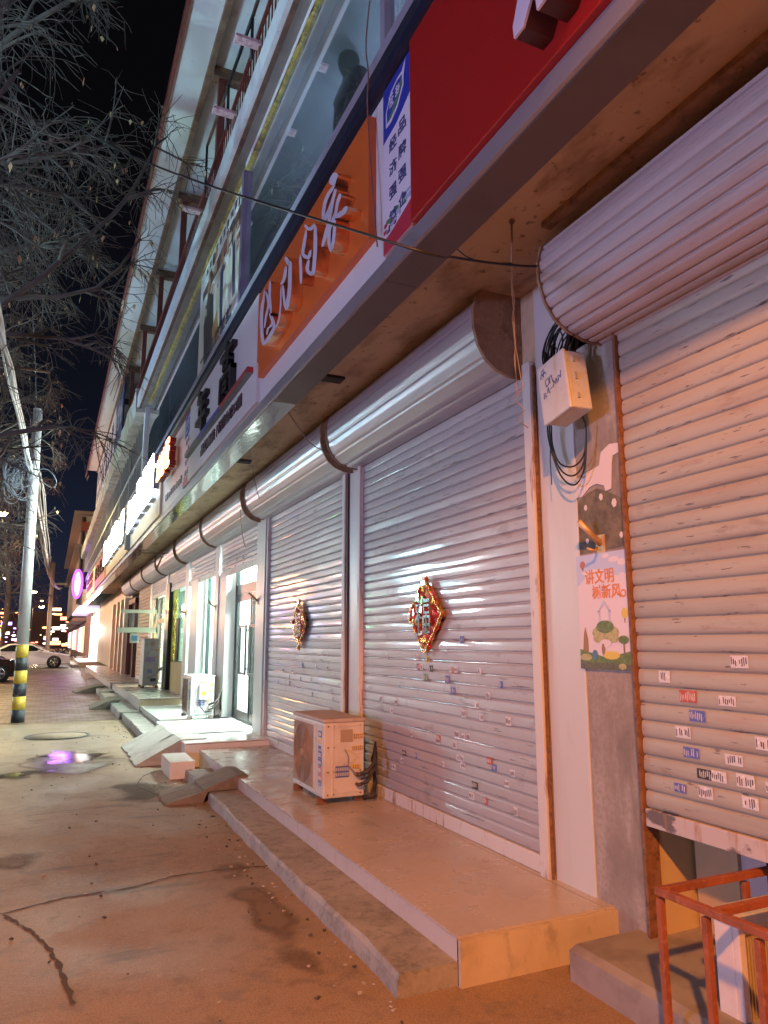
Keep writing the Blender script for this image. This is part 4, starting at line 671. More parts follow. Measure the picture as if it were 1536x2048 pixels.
# ================================================================ lit shops
blk=mat('black_door_frame',(.015,.02,.02),.3,.4); clear=glass('clear_door_glass',(.93,.98,.96),.22,.01)
MB().box(2.98,10.30,.29,7,10.34,3.3).box(6.95,10.34,.29,7,16.6,3.3).box(3.10,13.30,.29,7,13.33,3.3).box(3.1,16.62,.29,7,16.7,3.3).build('shop_inner_wall',wallm,B)
MB().box(2.76,10.34,3.2,7,16.62,3.26).build('shop_ceiling',wallm,B)
MB().box(2.8,10.34,.285,7,16.62,.295).build('shop_floor',wtile_m,B)
for y in (11.2,12.3,14.2,15.4):
    d=bpy.data.lights.new('shop_ceiling_light','AREA'); d.shape='RECTANGLE'; d.size=.5; d.size_y=2.4; d.energy=620 if y<13 else 520; d.color=(.88,1,.95); o=bpy.data.objects.new('shop_ceiling_light',d); COL.objects.link(o); o.location=(3.75,y,3.14)
lp=MB()
for y in (11.2,12.3,14.2,15.4): lp.box(3.0,y-.12,3.17,5.6,y+.12,3.199)
lp.build('ceiling_lamp_panels',emat('ceiling_lamp_glow',(.9,1,.97),10),B)
# reveal panels and door
MB().box(2.70,12.50,.29,3.0,13.06,2.72).build('white_side_panel',wpost_m,B)
D=MB(); 
for a,c in ((10.34,10.40),(12.40,12.48)): D.box(2.86,a,.29,2.93,c,2.95)
D.box(2.86,10.34,2.32,2.93,12.48,2.48).box(2.86,10.34,.29,2.93,12.48,.33); fr=D.build('glass_door',blk,B,label='black framed double glass door of the lit shop')
for a,c in ((10.42,11.34),(11.40,12.38)):
    m_=MB().box(2.865,a,.33,2.915,a+.05,2.31).box(2.865,c-.05,.33,2.915,c,2.31).box(2.865,a+.05,.33,2.915,c-.05,.44).box(2.865,a+.05,2.20,2.915,c-.05,2.31); m_.build('door_leaf_frame',blk,fr)
    MB().add([(2.889,a+.05,.44),(2.889,c-.05,.44),(2.889,c-.05,2.20),(2.889,a+.05,2.20)],[(0,1,2,3)]).build('door_pane',clear,fr)
for y0,y1 in ((10.86,11.28),(11.46,11.88)):
    h=MB()
    for a,b_,c,d in ((y0,1.02,y1,1.06),(y0,1.76,y1,1.80),(y0,1.06,y0+.035,1.76),(y1-.035,1.06,y1,1.76)): h.box(2.80,a,b_,2.83,c,d)
    h.box(2.83,y0+.01,1.1,2.865,y0+.03,1.13).box(2.83,y0+.01,1.7,2.865,y0+.03,1.73); h.build('door_handle',blk,fr)
MB().box(2.885,10.40,2.48,2.893,12.40,2.95).build('transom_pane',clear,fr)
# shelf racks with goods inside the lit room
rk=MB(); cols=[mat('goods_%s'%n,c,.5) for n,c in (('teal',(.05,.3,.32)),('green',(.1,.35,.1)),('pink',(.6,.2,.3)),('navy',(.03,.05,.2)),('cream',(.7,.6,.4)))]
for yy in (10.6,12.0,13.6,15.2):
    for z in (.7,1.1,1.5,1.9):
        for i in range(11):
            rk.box(6.2,yy+i*.11,z,6.6,yy+i*.11+.08,z+rnd.uniform(.15,.3),rnd.randrange(5))
rk.build('shelf_goods',cols,B)
gr=MB()
for i in range(14): gr.box(4.0+rnd.uniform(-.1,.1),10.6+i*.055,.75,4.3,10.64+i*.055,1.75,rnd.choice((0,3,3,1,4)))
gr.tube([(4.15,10.5,1.8),(4.15,11.5,1.8)],.015,m=3); gr.tube([(4.15,10.5,.3),(4.15,10.5,1.8)],.015,m=3).tube([(4.15,11.5,.3),(4.15,11.5,1.8)],.015,m=3); gr.build('garment_rail',cols,B)
# shop window beside the door
wf=MB(); 
for a,c in ((13.45,13.53),(14.95,15.02),(16.14,16.22)): wf.box(2.86,a,.3,2.93,c,2.9)
wf.box(2.86,13.45,2.82,2.93,16.2,2.9).box(2.86,13.45,.3,2.93,16.2,.42); wf.build('shop_window',green_fr,B); MB().box(2.89,13.53,.42,2.896,16.14,2.82).build('shop_window_glass',clear,B)
ps=MB()
for i in range(18): a=13.8+rnd.uniform(0,.55); z=rnd.uniform(.8,2.4); ps.box(2.899,a,z,2.903,a+rnd.uniform(.03,.12),z+rnd.uniform(.05,.35),rnd.randrange(2))
ps.build('window_stickers',[mat('window_decal_red',(.6,.08,.05),.5),mat('window_decal_orange',(.7,.35,.1),.5)],B)
MB().box(2.68,15.05,.3,2.84,15.9,2.8).build('white_side_panel',wpost_m,B)
# gold trimmed shop
gold_w=mat('yellow_wood_panel',(.42,.27,.07),.45,layers=(((2,2,.5),.45,.7,(.30,.18,.05),.6),))
tins=mat('gold_tinsel',(.75,.5,.12),.2,.9,bump=(40,1,.03))
MB().box(2.76,16.7,.3,2.86,19.5,1.05).box(2.76,16.68,1.05,2.86,16.95,3.0).box(2.76,18.9,1.05,2.86,19.1,3.0).build('yellow_wall_panel',gold_w,B)
MB().box(2.80,16.97,1.0,2.84,18.9,1.08).box(2.80,18.2,1.08,2.84,18.55,2.1).box(2.66,18.95,.36,2.80,19.45,3.0).build('dark_window_frame',blk,B)
MB().box(2.82,16.95,1.08,2.826,18.9,2.95).build('shop_window_glass',glass('greenish_glass',(.75,.9,.85),.35,.02),B)
tn=MB()
for i in range(70): z=rnd.uniform(1.1,2.6); y=18.75+rnd.uniform(-.12,.12); tn.obox((2.80,y,z),(.01,.05,.14),(rnd.uniform(-40,40),rnd.uniform(-40,40),0))
tn.build('tinsel_curtain',tins,B)
MB().box(3.0,16.7,.36,6,16.74,3.2).box(5.9,16.7,.36,6,22.7,3.2).box(3.0,22.66,.36,6,22.7,3.2).box(2.8,16.7,3.1,6,22.7,3.16).build('shop_inner_wall',mat('pale_aqua_wall',(.6,.75,.72),.6),B)
for y,p_,c in ((17.8,260,(.85,1,.95)),(21.2,260,(1,.88,.62))):
    d=bpy.data.lights.new('shop_ceiling_light','AREA'); d.size=1.2; d.energy=p_; d.color=c; o=bpy.data.objects.new('shop_ceiling_light',d); COL.objects.link(o); o.location=(4.0,y,3.05)
# yellow and black framed door further along
ye=mat('yellow_frame_paint',(.6,.45,.05),.4); f=MB()
f.box(2.74,19.95,.3,2.82,20.1,2.9,1).box(2.74,20.1,.3,2.80,20.22,2.9,0).box(2.74,22.3,.3,2.82,22.6,2.9,1).box(2.74,22.18,.3,2.80,22.3,2.1,0).box(2.74,20.2,2.05,2.8,22.2,2.16,1).build('yellow_door_frame',[ye,blk],B)
MB().box(2.77,20.22,.5,2.776,22.18,2.85).build('shop_window_glass',clear,B)
cp=MB().box(4.6,19.8,1.2,4.7,22.6,2.8); cp.build('lit_menu_board',emat('lit_board_glow',(1,.93,.7),4),B)
# glass fronted hanging frame
t=thing('hanging_display_frame','empty glass display frame with pale bars above the tall air conditioner','display frame',(2.2,21.3,1.78)); barm=mat('pale_green_bar',(.62,.72,.62),.4)
MB().box(1.72,21.25,2.32,2.70,21.35,2.41).build('top_bar',barm,t); MB().box(1.66,21.25,1.78,2.70,21.35,1.92).build('bottom_bar',barm,t); MB().box(1.74,21.29,1.92,2.68,21.30,2.32).build('pane',clear,t); MB().box(2.66,21.25,.4,2.70,21.35,2.41).build('post',wpost_m,t)
MB().box(1.98,21.2,1.50,2.22,21.215,1.76).box(2.02,21.19,1.56,2.18,21.199,1.70,1).build('hanging_notice',[mat('notice_white',(.6,.65,.6),.5),mat('notice_blue',(.12,.3,.5),.5)],t)
# far bright storefront at the end of the row
t=thing('far_storefront','dazzling white storefront with pale violet trim at the far end of the row','storefront',(2,52,.3))
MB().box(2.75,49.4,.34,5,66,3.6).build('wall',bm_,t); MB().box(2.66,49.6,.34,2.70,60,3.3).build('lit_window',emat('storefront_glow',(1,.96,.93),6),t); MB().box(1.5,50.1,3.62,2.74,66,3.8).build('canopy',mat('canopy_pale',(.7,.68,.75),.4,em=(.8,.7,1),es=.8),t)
light('storefront_light','POINT',(2.0,53,2.2),(1,.9,.8),350,.5)
t=thing('far_shop_row','dark low shops with small signs continuing beyond the bright storefront','shop row',(3,80,0))
MB().box(2.6,58,0,9,130,4.6).box(1.6,66,3.2,2.6,130,3.5).build('wall',mat('dim_wall',(.25,.17,.15),.8),t)
for i in range(9): MB().box(2.5,67+i*7,.6,2.59,71+i*7,2.8).build('lit_window',emat('dim_window_%d'%(i%3),((1,.7,.4),(.6,.8,1),(1,.3,.35))[i%3],(1.5,3,1.2)[i%3]),t)
# taller neighbouring building with eaves
t=thing('neighbour_building','pale tiled building with stepped eaves and a downpipe rising beyond the far window grid','building',(2,56,0)); pale=mat('pale_render_wall',(.27,.23,.21),.7,layers=((1,.4,.7,(.20,.17,.15),.6),))
MB().box(1.5,51,3.8,8,90,9.7).build('wall',pale,t); MB().box(.85,50.5,9.7,8,90,9.95).box(1.05,50.7,7.6,1.5,90,7.8).build('eave',mat('brown_eave',(.16,.11,.10),.7),t); MB().tube([(1.42,50.9,3.9),(1.42,50.9,9.6)],.09,8).build('downpipe',mat('dark_pipe',(.06,.05,.06),.4),t); MB().box(1.3,50.2,8.6,2.2,50.9,9.2).build('roof_box',redpaint,t)
# ================================================================ air conditioners
ac_w=mat('aged_white_ac_enamel',(.60,.56,.51),.42,layers=((5,.5,.72,(.45,.37,.30),.6),((14,14,14),.6,.72,(.32,.22,.14),.6)),bump=(6,.05,.004)); ac_top=mat('dusty_ac_top',(.48,.40,.35),.7,layers=((8,.45,.65,(.34,.25,.2),.7),)); grl=mat('dirty_ac_grille',(.36,.25,.18),.8,layers=((10,.45,.65,(.24,.16,.11),.7),),bump=(50,.4,.004))
ylab=mat('yellow_label',(.75,.50,.04),.5); blab=mat('blue_label',(.08,.11,.33),.5); wlab=mat('pale_label',(.6,.58,.6),.5); rlab=mat('reddish_label',(.5,.2,.2),.5); hose=mat('grey_hose_wrap',(.35,.31,.27),.8)
def ac_unit(label,x0,x1,y0,y1,z0,z1,enamel,group,valves=True,box=False,tall=False,front='x'):
    """front face looks at the street (-x); the service side looks back along the row (-y)"""
    t=thing('air_conditioner',label,'air conditioner',((x0+x1)/2,(y0+y1)/2,z0),group)
    W=y1-y0; D_=x1-x0; H=z1-z0
    MB().box(x0,y0,z0+.02,x1,y1,z1-.03).build('casing',enamel,t,bev=.014)
    MB().box(x0-.008,y0-.008,z1-.03,x1+.008,y1+.008,z1).build('top_cover',ac_top if not box else enamel,t,bev=.007)
    for yy in (y0+.07,y1-.12):
        for xx in (x0-.02,x1-.06): MB().box(xx,yy,z0-.03,xx+.08,yy+.05,z0+.021).build('foot',rust_m if not box else ac_top,t)
    # front fan grille: rings and spokes over a dark recess
    if not tall:
        gy0,gy1=y0+W*.30,y1-W*.04
        MB().box(x0-.010,gy0,z0+.07,x0-.001,gy1,z1-.07).build('grille_plate',grl,t,bev=.003)
        g=MB(); cy,cz=(gy0+gy1)/2,(z0+z1)/2; rr=min(gy1-gy0,H-.14)/2*.94
        for i in range(9):
            ra=rr*(i+1)/9; g.tube([(x0-.016,cy+ra*math.cos(k*6.2832/28),cz+ra*math.sin(k*6.2832/28)) for k in range(29)],.0035,4,cap=False)
        for k in range(10): a=k*.6283; g.tube([(x0-.016,cy,cz),(x0-.016,cy+rr*math.cos(a),cz+rr*math.sin(a))],.003,4)
        g.lathe([(.0,-.012),(.035,-.010),(.04,0)],(x0-.012,cy,cz),ax='x',n=14); g.build('fan_guard',grl,t)
        MB().box(x0-.007,gy0-W*.05,z0+.06,x0-.001,gy0-W*.01,z1-.06).build('front_strip',enamel,t)
        lb=MB(); zz=z1-.10; yl=y0+.045
        for c,h in ((1,.05),(0,.045),(2,.05),(1,.06),(1,.05),(3,.06),(3,.05),(1,.03)):
            lb.box(x0-.0045,yl,zz-h,x0-.0005,yl+.075,zz,c)
            for i in range(5): lb.box(x0-.0065,yl+.006+i*.013,zz-h*.8,x0-.0047,yl+.013+i*.013,zz-h*.25,2 if c!=2 else 1)
            zz-=h+.006
        lb.build('front_labels',[ylab,blab,wlab,rlab],t)
    # service side (facing -y): pressed panel, recessed handle, labels, screws
    s=MB()
    s.box(x0+D_*.20,y0-.004,z0+.05,x0+D_*.97,y0+.002,z1-.045)
    for xx in (x0+D_*.22,x0+D_*.96-.006): s.box(xx,y0-.008,z0+.06,xx+.006,y0-.0045,z1-.06)
    for zz in (z0+.06,z1-.066): s.box(x0+D_*.23,y0-.008,zz,x0+D_*.94,y0-.0045,zz+.006)
    s.build('service_panel',enamel,t,bev=.002)
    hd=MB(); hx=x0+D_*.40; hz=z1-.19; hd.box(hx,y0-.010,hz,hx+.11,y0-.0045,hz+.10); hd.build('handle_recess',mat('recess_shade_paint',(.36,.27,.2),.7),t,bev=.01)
    sc=MB()
    for xx in (x0+.04,x0+D_*.25,x1-.04):
        for zz in (z0+.05,z0+H*.35,z0+H*.65,z1-.06): sc.lathe([(0,-.006),(.006,-.005),(.007,0)],(xx,y0-.002,zz),ax='y',n=8)
    sc.build('screws',rust_m,t)
    for (u,v,w_,h,c) in ((.72,.74,.085,.045,0),(.68,.60,.10,.035,0),(.70,.38,.06,.03,0),(.28,.28,.12,.09,1)):
        lb=MB(); xx=x0+D_*u; zz=z0+H*v; lb.box(xx,y0-.011,zz,xx+w_,y0-.0085,zz+h,c)
        n=int(w_/.016)
        for r in range(2):
            for i in range(n): lb.box(xx+.003+i*w_/n,y0-.013,zz+h*(.12+.45*r),xx+.011+i*w_/n,y0-.0112,zz+h*(.42+.45*r),2 if c==1 else 1)
        lb.build('side_label',[ylab,blab,wlab],t)
    if valves:
        v=MB(); 
        for zz,rr in ((z0+.20,.012),(z0+.12,.008)):
            v.tube([(x0+D_*.80,y0,zz),(x0+D_*.80,y0-.05,zz),(x0+D_*.84,y0-.075,zz+.01)],rr+.006,8)
        v.build('valves',mat('dark_brass_valve',(.14,.09,.05),.4,.7),t)
        hs=MB()
        for k,(zz,rr) in enumerate(((z0+.21,.018),(z0+.13,.014),(z0+.17,.010))):
            hs.tube([(x0+D_*.83,y0-.07,zz),(x1-.02,y0-.11,zz+.02),(x1+.05,y0-.09,zz+.08+.03*k),(x1+.11,y0+.02,z0+.36+.04*k),(x1+.13,y0+.12,z0+.30),(x1+.12,y0+.05,z0+.10),(x1+.08,y0-.02,z0+.02-.01*k),(x1+.02,y0+.06,z0-.015)],rr,7)
        hs.build('hose',mat('dark_hose',(.05,.04,.035),.6),t)
        MB().tube([(x0+D_*.5,y0-.015,z1-.25),(x0+D_*.55,y0-.05,z1-.30),(x0+D_*.58,y0-.02,z1-.38),(x0+D_*.62,y0-.03,z0+.26),(x0+D_*.75,y0-.06,z0+.2)],.007,5).build('dirty_string',mat('grey_string',(.3,.25,.2),.9),t)
    if box:
        bx=MB().box(x0+D_*.35,y0-.05,z0+H*.42,x0+D_*.75,y0-.009,z0+H*.80); bx.build('cable_box',enamel,t,bev=.008); MB().box(x0+D_*.45,y0-.053,z0+H*.52,x0+D_*.65,y0-.0505,z0+H*.62).build('box_label',ylab,t)
        MB().tube([(x0+D_*.42,y0-.03,z0+H*.42),(x0+D_*.40,y0-.05,z0+H*.25),(x0+D_*.6,y0-.06,z0+H*.12),(x0+D_*.9,y0-.03,z0+H*.14)],.008,5).build('power_cable',cable_m,t)
    return t
ac_unit('cream outdoor air conditioner box on the near platform, dirty tan fan grille',2.13,2.50,5.90,6.72,.245,.90,ac_w,'outdoor air conditioners')
ac_unit('clean white outdoor air conditioner box outside the lit shop window',2.17,2.56,12.50,13.28,.31,.98,mat('clean_ac_enamel',(.72,.72,.68),.35),'outdoor air conditioners',box=True)
t=ac_unit('tall narrow battered air conditioner cabinet on the yellowish tiled step',2.23,2.62,19.95,20.7,.39,1.62,mat('grey_cabinet_enamel',(.50,.48,.44),.4,layers=((6,.45,.7,(.36,.33,.29),.6),((20,20,9),.6,.7,(.15,.12,.1),.6))),'outdoor air conditioners',valves=False,tall=True)
MB().tube([(2.35,19.93,.62),(2.5,19.86,.7),(2.66,19.85,.84),(2.78,19.95,.9),(2.80,20.1,.5)],.035,8).build('duct_hose',mat('pale_duct',(.5,.48,.42),.6),t)
MB().box(2.30,19.935,1.02,2.52,19.94,1.14).box(2.42,19.935,.52,2.56,19.94,.60,1).build('markings',[mat('faded_violet_print',(.35,.25,.4),.5),blk],t)
# condenser beside the rusty rail : its fin side looks back along the row
t=thing('air_conditioner','outdoor condenser with orange lit vertical fins standing inside the rusty rail','air conditioner',(2.75,2.0,.12),'outdoor air conditioners')
cx0,cx1,cy0,cy1,cz0,cz1=2.44,3.1,2.14,2.255,.17,.52
MB().box(cx0,cy0+.03,cz0-.05,cx1,cy1,cz1-.04).box(cx0,cy0,cz0-.05,cx0+.035,cy0+.03,cz1-.04).box(cx0+.6,cy0,cz0-.05,cx1,cy0+.03,cz1-.04).build('casing',mat('pale_condenser_enamel',(.66,.60,.60),.4,layers=((7,.5,.7,(.5,.42,.38),.5),)),t,bev=.004)
MB().box(cx0-.006,cy0-.006,cz1-.045,cx1,cy1+.006,cz1).build('top_cover',mat('blue_grey_ac_top',(.42,.48,.50),.5,layers=((12,.5,.62,(.62,.56,.5),.8),)),t,bev=.006)
fn=MB(); xx=cx0+.045
while xx<cx0+.6: fn.box(xx,cy0+.004,cz0-.03,xx+.007,cy0+.031,cz1-.09); xx+=.0155
fn.build('fins',mat('condenser_fin_metal',(.55,.44,.30),.45,.3),t); MB().box(cx0+.04,cy0+.0305,cz0-.03,cx0+.6,cy0+.034,cz1-.06).build('fin_recess',dark_m,t)
# rusty rail cage
t=thing('rusty_railing','rust red square tube railing around the condenser in the lower right corner','railing',(2.2,2.1,0)); rl=mat('red_rust_tube',(.30,.085,.035),.75,layers=((10,.45,.62,(.20,.06,.03),.8),(40,.55,.66,(.42,.18,.08),.5)),bump=(40,.3,.003))
w2=.014
def bar(mb,a,c,h=w2):
    a=Vector(a);c=Vector(c);mb.box(min(a.x,c.x)-h,min(a.y,c.y)-h,min(a.z,c.z)-h*(1 if a.z==c.z else 0),max(a.x,c.x)+h,max(a.y,c.y)+h,max(a.z,c.z)+h*(1 if a.z==c.z else 0)); return mb
bar(MB(),(2.20,1.0,.60),(2.20,2.28,.60)).build('top_rail',rl,t,bev=.002); bar(MB(),(2.231,2.28,.60),(3.1,2.28,.60)).build('top_rail',rl,t,bev=.002); bar(MB(),(2.231,2.03,.60),(3.1,2.03,.60)).build('top_rail',rl,t,bev=.002)
for x_,y_ in ((2.20,2.28),(2.20,2.065),(2.20,1.85),(2.20,1.63),(2.20,1.42),(2.66,2.28),(2.90,2.28)): bar(MB(),(x_,y_,.0),(x_,y_,.575),.012).build('upright',rl,t)
bar(MB(),(2.20,1.0,.08),(2.20,2.25,.08)).build('bottom_rail',rl,t)
# recessed inner door below the raised shutter
MB().box(2.76,2.868,.05,3.25,2.90,3.2).build('yellow_door_reveal',mat('ochre_reveal',(.55,.40,.20),.7,layers=((4,.5,.7,(.4,.27,.12),.6),)),B)
MB().box(3.02,-.6,.16,3.06,2.85,.66).box(3.0,-.6,.66,3.1,2.85,3.3).build('pale_inner_door',mat('mauve_panel',(.50,.42,.42),.5,layers=((3,.5,.7,(.40,.32,.3),.5),)),B); MB().box(2.995,2.60,.16,3.018,2.85,.6).build('inner_door_frame',mat('tan_frame',(.45,.33,.18),.5),B)
MB().box(3.005,1.98,.16,3.0195,1.99,.65).box(3.005,2.45,.16,3.0195,2.455,.65).build('panel_joint',dark_m,B)
# ================================================================ things on the pillar
t=thing('public_notice_poster','small printed poster of balloons and trees under orange slogan text on the bare cement pillar','poster',(2.71,3.09,1.4))
mb=MB(); x=2.712; y0,y1,z0,z1=3.295,2.893,1.395,2.02; mb.box(x,y1,z0,2.7195,y0,z1,0)
yy=lambda u:y0-(y0-y1)*u; zz=lambda v:z0+(z1-z0)*v
def pg(pl,m,d): mb.prism([(yy(u),zz(v)) for u,v in pl],'x',x-d,x-.0004,m)
def disc(u,v,ru,rv,m,d,n=14): pg([(u+ru*math.cos(i*6.2832/n),v+rv*math.sin(i*6.2832/n)) for i in range(n)][::-1],m,d)
pg([(0,1),(1,1),(1,.78),(.7,.80),(.5,.86),(.25,.84),(0,.72)],1,.0012)
for a in ((.6,.97,.07,.02),(.75,.93,.1,.025),(.9,.9,.08,.03),(.2,.84,.1,.02),(.9,.78,.07,.03),(.35,.85,.08,.015)): disc(*a,0,.0018)
disc(.13,.915,.055,.035,2,.0024); pg([(.11,.885),(.15,.885),(.14,.86),(.12,.86)],2,.0024)
mb.text('讲文明',x,yy(.17),yy(.74),zz(.735),zz(.865),.003,3,.012); mb.text('树新风',x,yy(.30),yy(.86),zz(.60),zz(.725),.003,3,.012); disc(.90,.635,.05,.035,3,.0020); disc(.90,.635,.03,.02,0,.0030)
pg([(.38,.49),(.52,.59),(.66,.49),(.63,.48),(.52,.56),(.41,.48)],1,.0022); pg([(.41,.50),(.44,.50),(.44,.36),(.41,.36)],1,.0022); pg([(.60,.50),(.63,.50),(.63,.36),(.60,.36)],1,.0022)
disc(.52,.31,.26,.07,6,.0022); disc(.52,.36,.17,.055,4,.003); disc(.42,.26,.14,.04,6,.0034); disc(.66,.26,.12,.035,6,.0034); disc(.52,.22,.11,.035,0,.0038)
disc(.90,.47,.055,.045,5,.0024); pg([(.89,.43),(.91,.43),(.905,.39),(.895,.39)],7,.0022)
pg([(.05,.10),(.09,.30),(.12,.36),(.17,.25),(.17,.10)],8,.003); pg([(0,0),(0,.17),(.12,.15),(.3,.13),(.5,.10),(.7,.12),(.85,.14),(1,.16),(1,0)],4,.0034); disc(.62,.12,.16,.035,5,.0042); disc(.3,.12,.05,.045,9,.0046)
disc(.86,.25,.09,.035,4,.0044); pg([(.85,.24),(.87,.24),(.87,.12),(.85,.12)],7,.0040); pg([(0,0),(0,.07),(.3,.05),(.6,.06),(1,.05),(1,0)],10,.005); disc(.47,.17,.03,.05,8,.0043); disc(.12,.1,.12,.03,6,.0044); disc(.82,.03,.07,.025,6,.0056)
mb.build('printed_sheet',[mat('poster_pink_white',(.70,.60,.62),.45),mat('poster_sky',(.48,.52,.70),.45),mat('poster_balloon',(.40,.14,.10),.45),mat('poster_orange_ink',(.62,.22,.05),.45),mat('poster_dark_green',(.10,.16,.04),.5,layers=((40,.45,.6,(.22,.26,.08),.7),)),mat('poster_yellow',(.65,.50,.08),.5),mat('poster_olive',(.45,.42,.18),.5,layers=((50,.5,.6,(.25,.2,.1),.6),)),mat('poster_stem',(.2,.14,.08),.5),mat('poster_autumn',(.30,.17,.06),.5),mat('poster_hill_blue',(.08,.2,.3),.5),mat('poster_undergrowth',(.14,.13,.07),.5,layers=((60,.45,.6,(.05,.05,.03),.7),))],t)
# torn paper remains and exposed dark cement
tp=MB(); tp.prism([(3.268,2.36),(3.268,2.47),(3.2,2.485),(3.12,2.50),(3.07,2.51),(3.05,2.58),(2.98,2.61),(2.91,2.60),(2.905,2.55),(2.96,2.54),(2.97,2.50),(2.985,2.36),(3.03,2.355),(3.04,2.39),(3.10,2.41),(3.16,2.40),(3.22,2.36)],'x',2.7165,2.7195,0)
for a,c,r in ((3.2,2.29,.014),(3.07,2.33,.016),(2.97,2.28,.02),(3.2,2.1,.012),(2.93,2.1,.014)): tp.prism([(a+r*math.cos(k),c+r*1.3*math.sin(k)) for k in range(6)],'x',2.717,2.7195,0)
pass; tp.build('torn_paper',mat('torn_white_paper',(.66,.60,.60),.7),B)
dk=MB(); dk.prism([(3.268,2.03),(3.268,2.34),(3.18,2.37),(3.10,2.385),(3.04,2.36),(2.98,2.33),(2.92,2.30),(2.91,2.04)][::-1],'x',2.7185,2.7198); dk.build('dark_cement_patch',mat('dark_cement_patch',(.13,.115,.085),.9,layers=((9,.45,.62,(.22,.19,.13),.8),(30,.5,.66,(.06,.05,.04),.5)),bump=(30,.5,.008)),B)
def hook(label,x,y,z,grp='flag pole brackets on the posts'):
    t=thing('flag_bracket',label,'bracket',(x,y,z),grp); mm=mat('brass_bracket',(.62,.42,.22),.45,.4,layers=((20,.5,.65,(.35,.2,.1),.6),))
    MB().box(x-.006,y-.035,z-.06,x-.0005,y+.035,z+.04).build('base_plate',mm,t); MB().tube([(x-.004,y,z-.01),(x-.13,y+.02,z+.11)],.017,10,).build('socket',mm,t); MB().tube([(x-.03,y,z-.03),(x-.06,y-.02,z-.055),(x-.10,y,z-.04)],.008,6).build('thumb_screw',mm,t)
hook('brass flag holder on the bare cement pillar above the poster',2.718,3.09,2.08)
hook('flag holder on the wide white post left of the lit glass door',2.655,10.2,2.12); hook('flag holder on the white post beside the lit shop window',2.675,13.25,2.15); hook('flag holder on the pinkish post at the yellow window shop',2.675,16.5,2.15)
# junction box
t=thing('junction_box','pale cable junction box hanging askew on the white pillar with blue handwriting','junction box',(2.6,3.1,2.85))
from mathutils import Euler
jm=mat('cream_plastic_box',(.54,.55,.54),.45,layers=((6,.5,.7,(.5,.46,.38),.5),(30,.62,.7,(.25,.2,.15),.5)))
rot=(-8,0,-4); jc=Vector((2.525,3.085,2.93)); qm=Euler([R(a) for a in rot]).to_matrix()
def J(p): return tuple(jc+qm@Vector(p))
MB().obox(jc,(.13,.25,.345),rot).build('box_body',jm,t,bev=.010)
MB().obox(jc+qm@Vector((-.075,0,0)),(.022,.262,.357),rot).build('box_lid',jm,t,bev=.008)
mb=MB()
for L_ in ([(.10,.10),(.085,.13),(.07,.10),(.065,.135),(.045,.11)],[(.055,.03),(.06,.07),(.03,.075),(.025,.04),(.055,.03)],[(.02,.035),(.015,.075),(-.005,.07)],[(.0,.08),(-.01,.03)],[(.09,-.03),(.085,.005),(.07,.0),(.075,-.03),(.06,-.02)],[(.05,-.01),(.04,.02),(.03,-.02)],[(.02,.0),(.0,.005)],[(-.01,.0),(-.02,.035),(-.03,.01),(-.045,.035),(-.05,.005)],[(-.06,.01),(-.065,.045),(-.08,.03)],[(-.085,.02),(-.09,.06)],[(.095,.12),(.05,.125)],[(.09,.14),(.06,.145)]):
    mb.tube([J((-.088,u,v)) for u,v in L_],.0026,4)
mb.build('blue_handwriting',mat('blue_marker_ink',(.08,.14,.42),.5),t)
mb=MB(); mb.obox(J((-.02,-.128,.02)),(.012,.012,.04),rot); mb.obox(J((-.02,-.128,-.10)),(.012,.012,.03),rot); mb.obox(J((-.02,-.128,.12)),(.012,.012,.03),rot); mb.build('latch',mat('grey_latch',(.35,.33,.3),.5),t)
t=thing('cable_coil','black coiled cables looping round the junction box under the big housing','cable',(2.6,3.2,3.0)); mb=MB()
for i in range(15):
    r=.11+rnd.uniform(-.035,.035); c=(2.60+rnd.uniform(-.04,.05),3.14+rnd.uniform(-.03,.03),3.22+rnd.uniform(-.03,.03)); tl=rnd.uniform(-.4,.5)
    mb.tube([(c[0]+r*.25*math.sin(a+tl)-.05,c[1]+r*math.cos(a)*.85,c[2]+r*math.sin(a)*1.15) for a in [k*.3142 for k in range(21)]],.0045,5,cap=False)
mb.build('coil',cable_m,t); mb=MB()
for k in range(3):
    o_=.018*k; mb.tube(cat([(2.62,3.28+o_,3.3),(2.60,3.30+o_,3.0),(2.60,3.325+o_,2.8),(2.61,3.33+o_*.6,2.66),(2.62,3.28,2.555-o_*2),(2.63,3.18,2.52-o_*3),(2.64,3.10,2.57-o_*2),(2.63,3.06,2.70),(2.60,3.05,2.78)],5),.0052,5)
mb.tube([(2.60,3.31,2.9),(2.60,3.35,2.6),(2.62,3.37,2.45)],.003,4); mb.tube([(2.60,3.27,3.3),(2.55,3.17,3.18),(2.5,3.10,3.12)],.004,4); mb.build('loose_cable',cable_m,t)
# loose hanging string, rod and cable at the soffit
t=thing('hanging_wire','thin rod and unravelled brown wire hanging from the canopy in front of the housing end','wire',(2.1,3.0,3.8)); mb=MB()
mb.tube([(2.14,3.0,3.82),(2.13,3.0,3.56)],.006,5).lathe([(0,0),(.016,0),(.016,-.012)],(2.14,3.0,3.815),n=8); mb.build('rod',cap_m,t); mb=MB()
for k in range(3): mb.tube([(2.13+.006*math.sin(i*1.3+k),3.0+.008*math.cos(i*1.1+k*2),3.56-i*.045) for i in range(12+3*k)],.0022,4)
mb.tube([(2.13,3.0,3.56),(2.15,3.02,3.1),(2.17,3.0,2.86),(2.14,3.03,2.80),(2.18,3.0,2.74),(2.15,3.02,2.68),(2.19,2.99,2.64)],.003,4); mb.build('frayed_wire',mat('tan_wire',(.35,.22,.12),.7),t)
t=thing('service_cable','black overhead cable sweeping from the tree side across the signs to the big housing','cable',(1.2,3.5,3.6)); mb=MB()
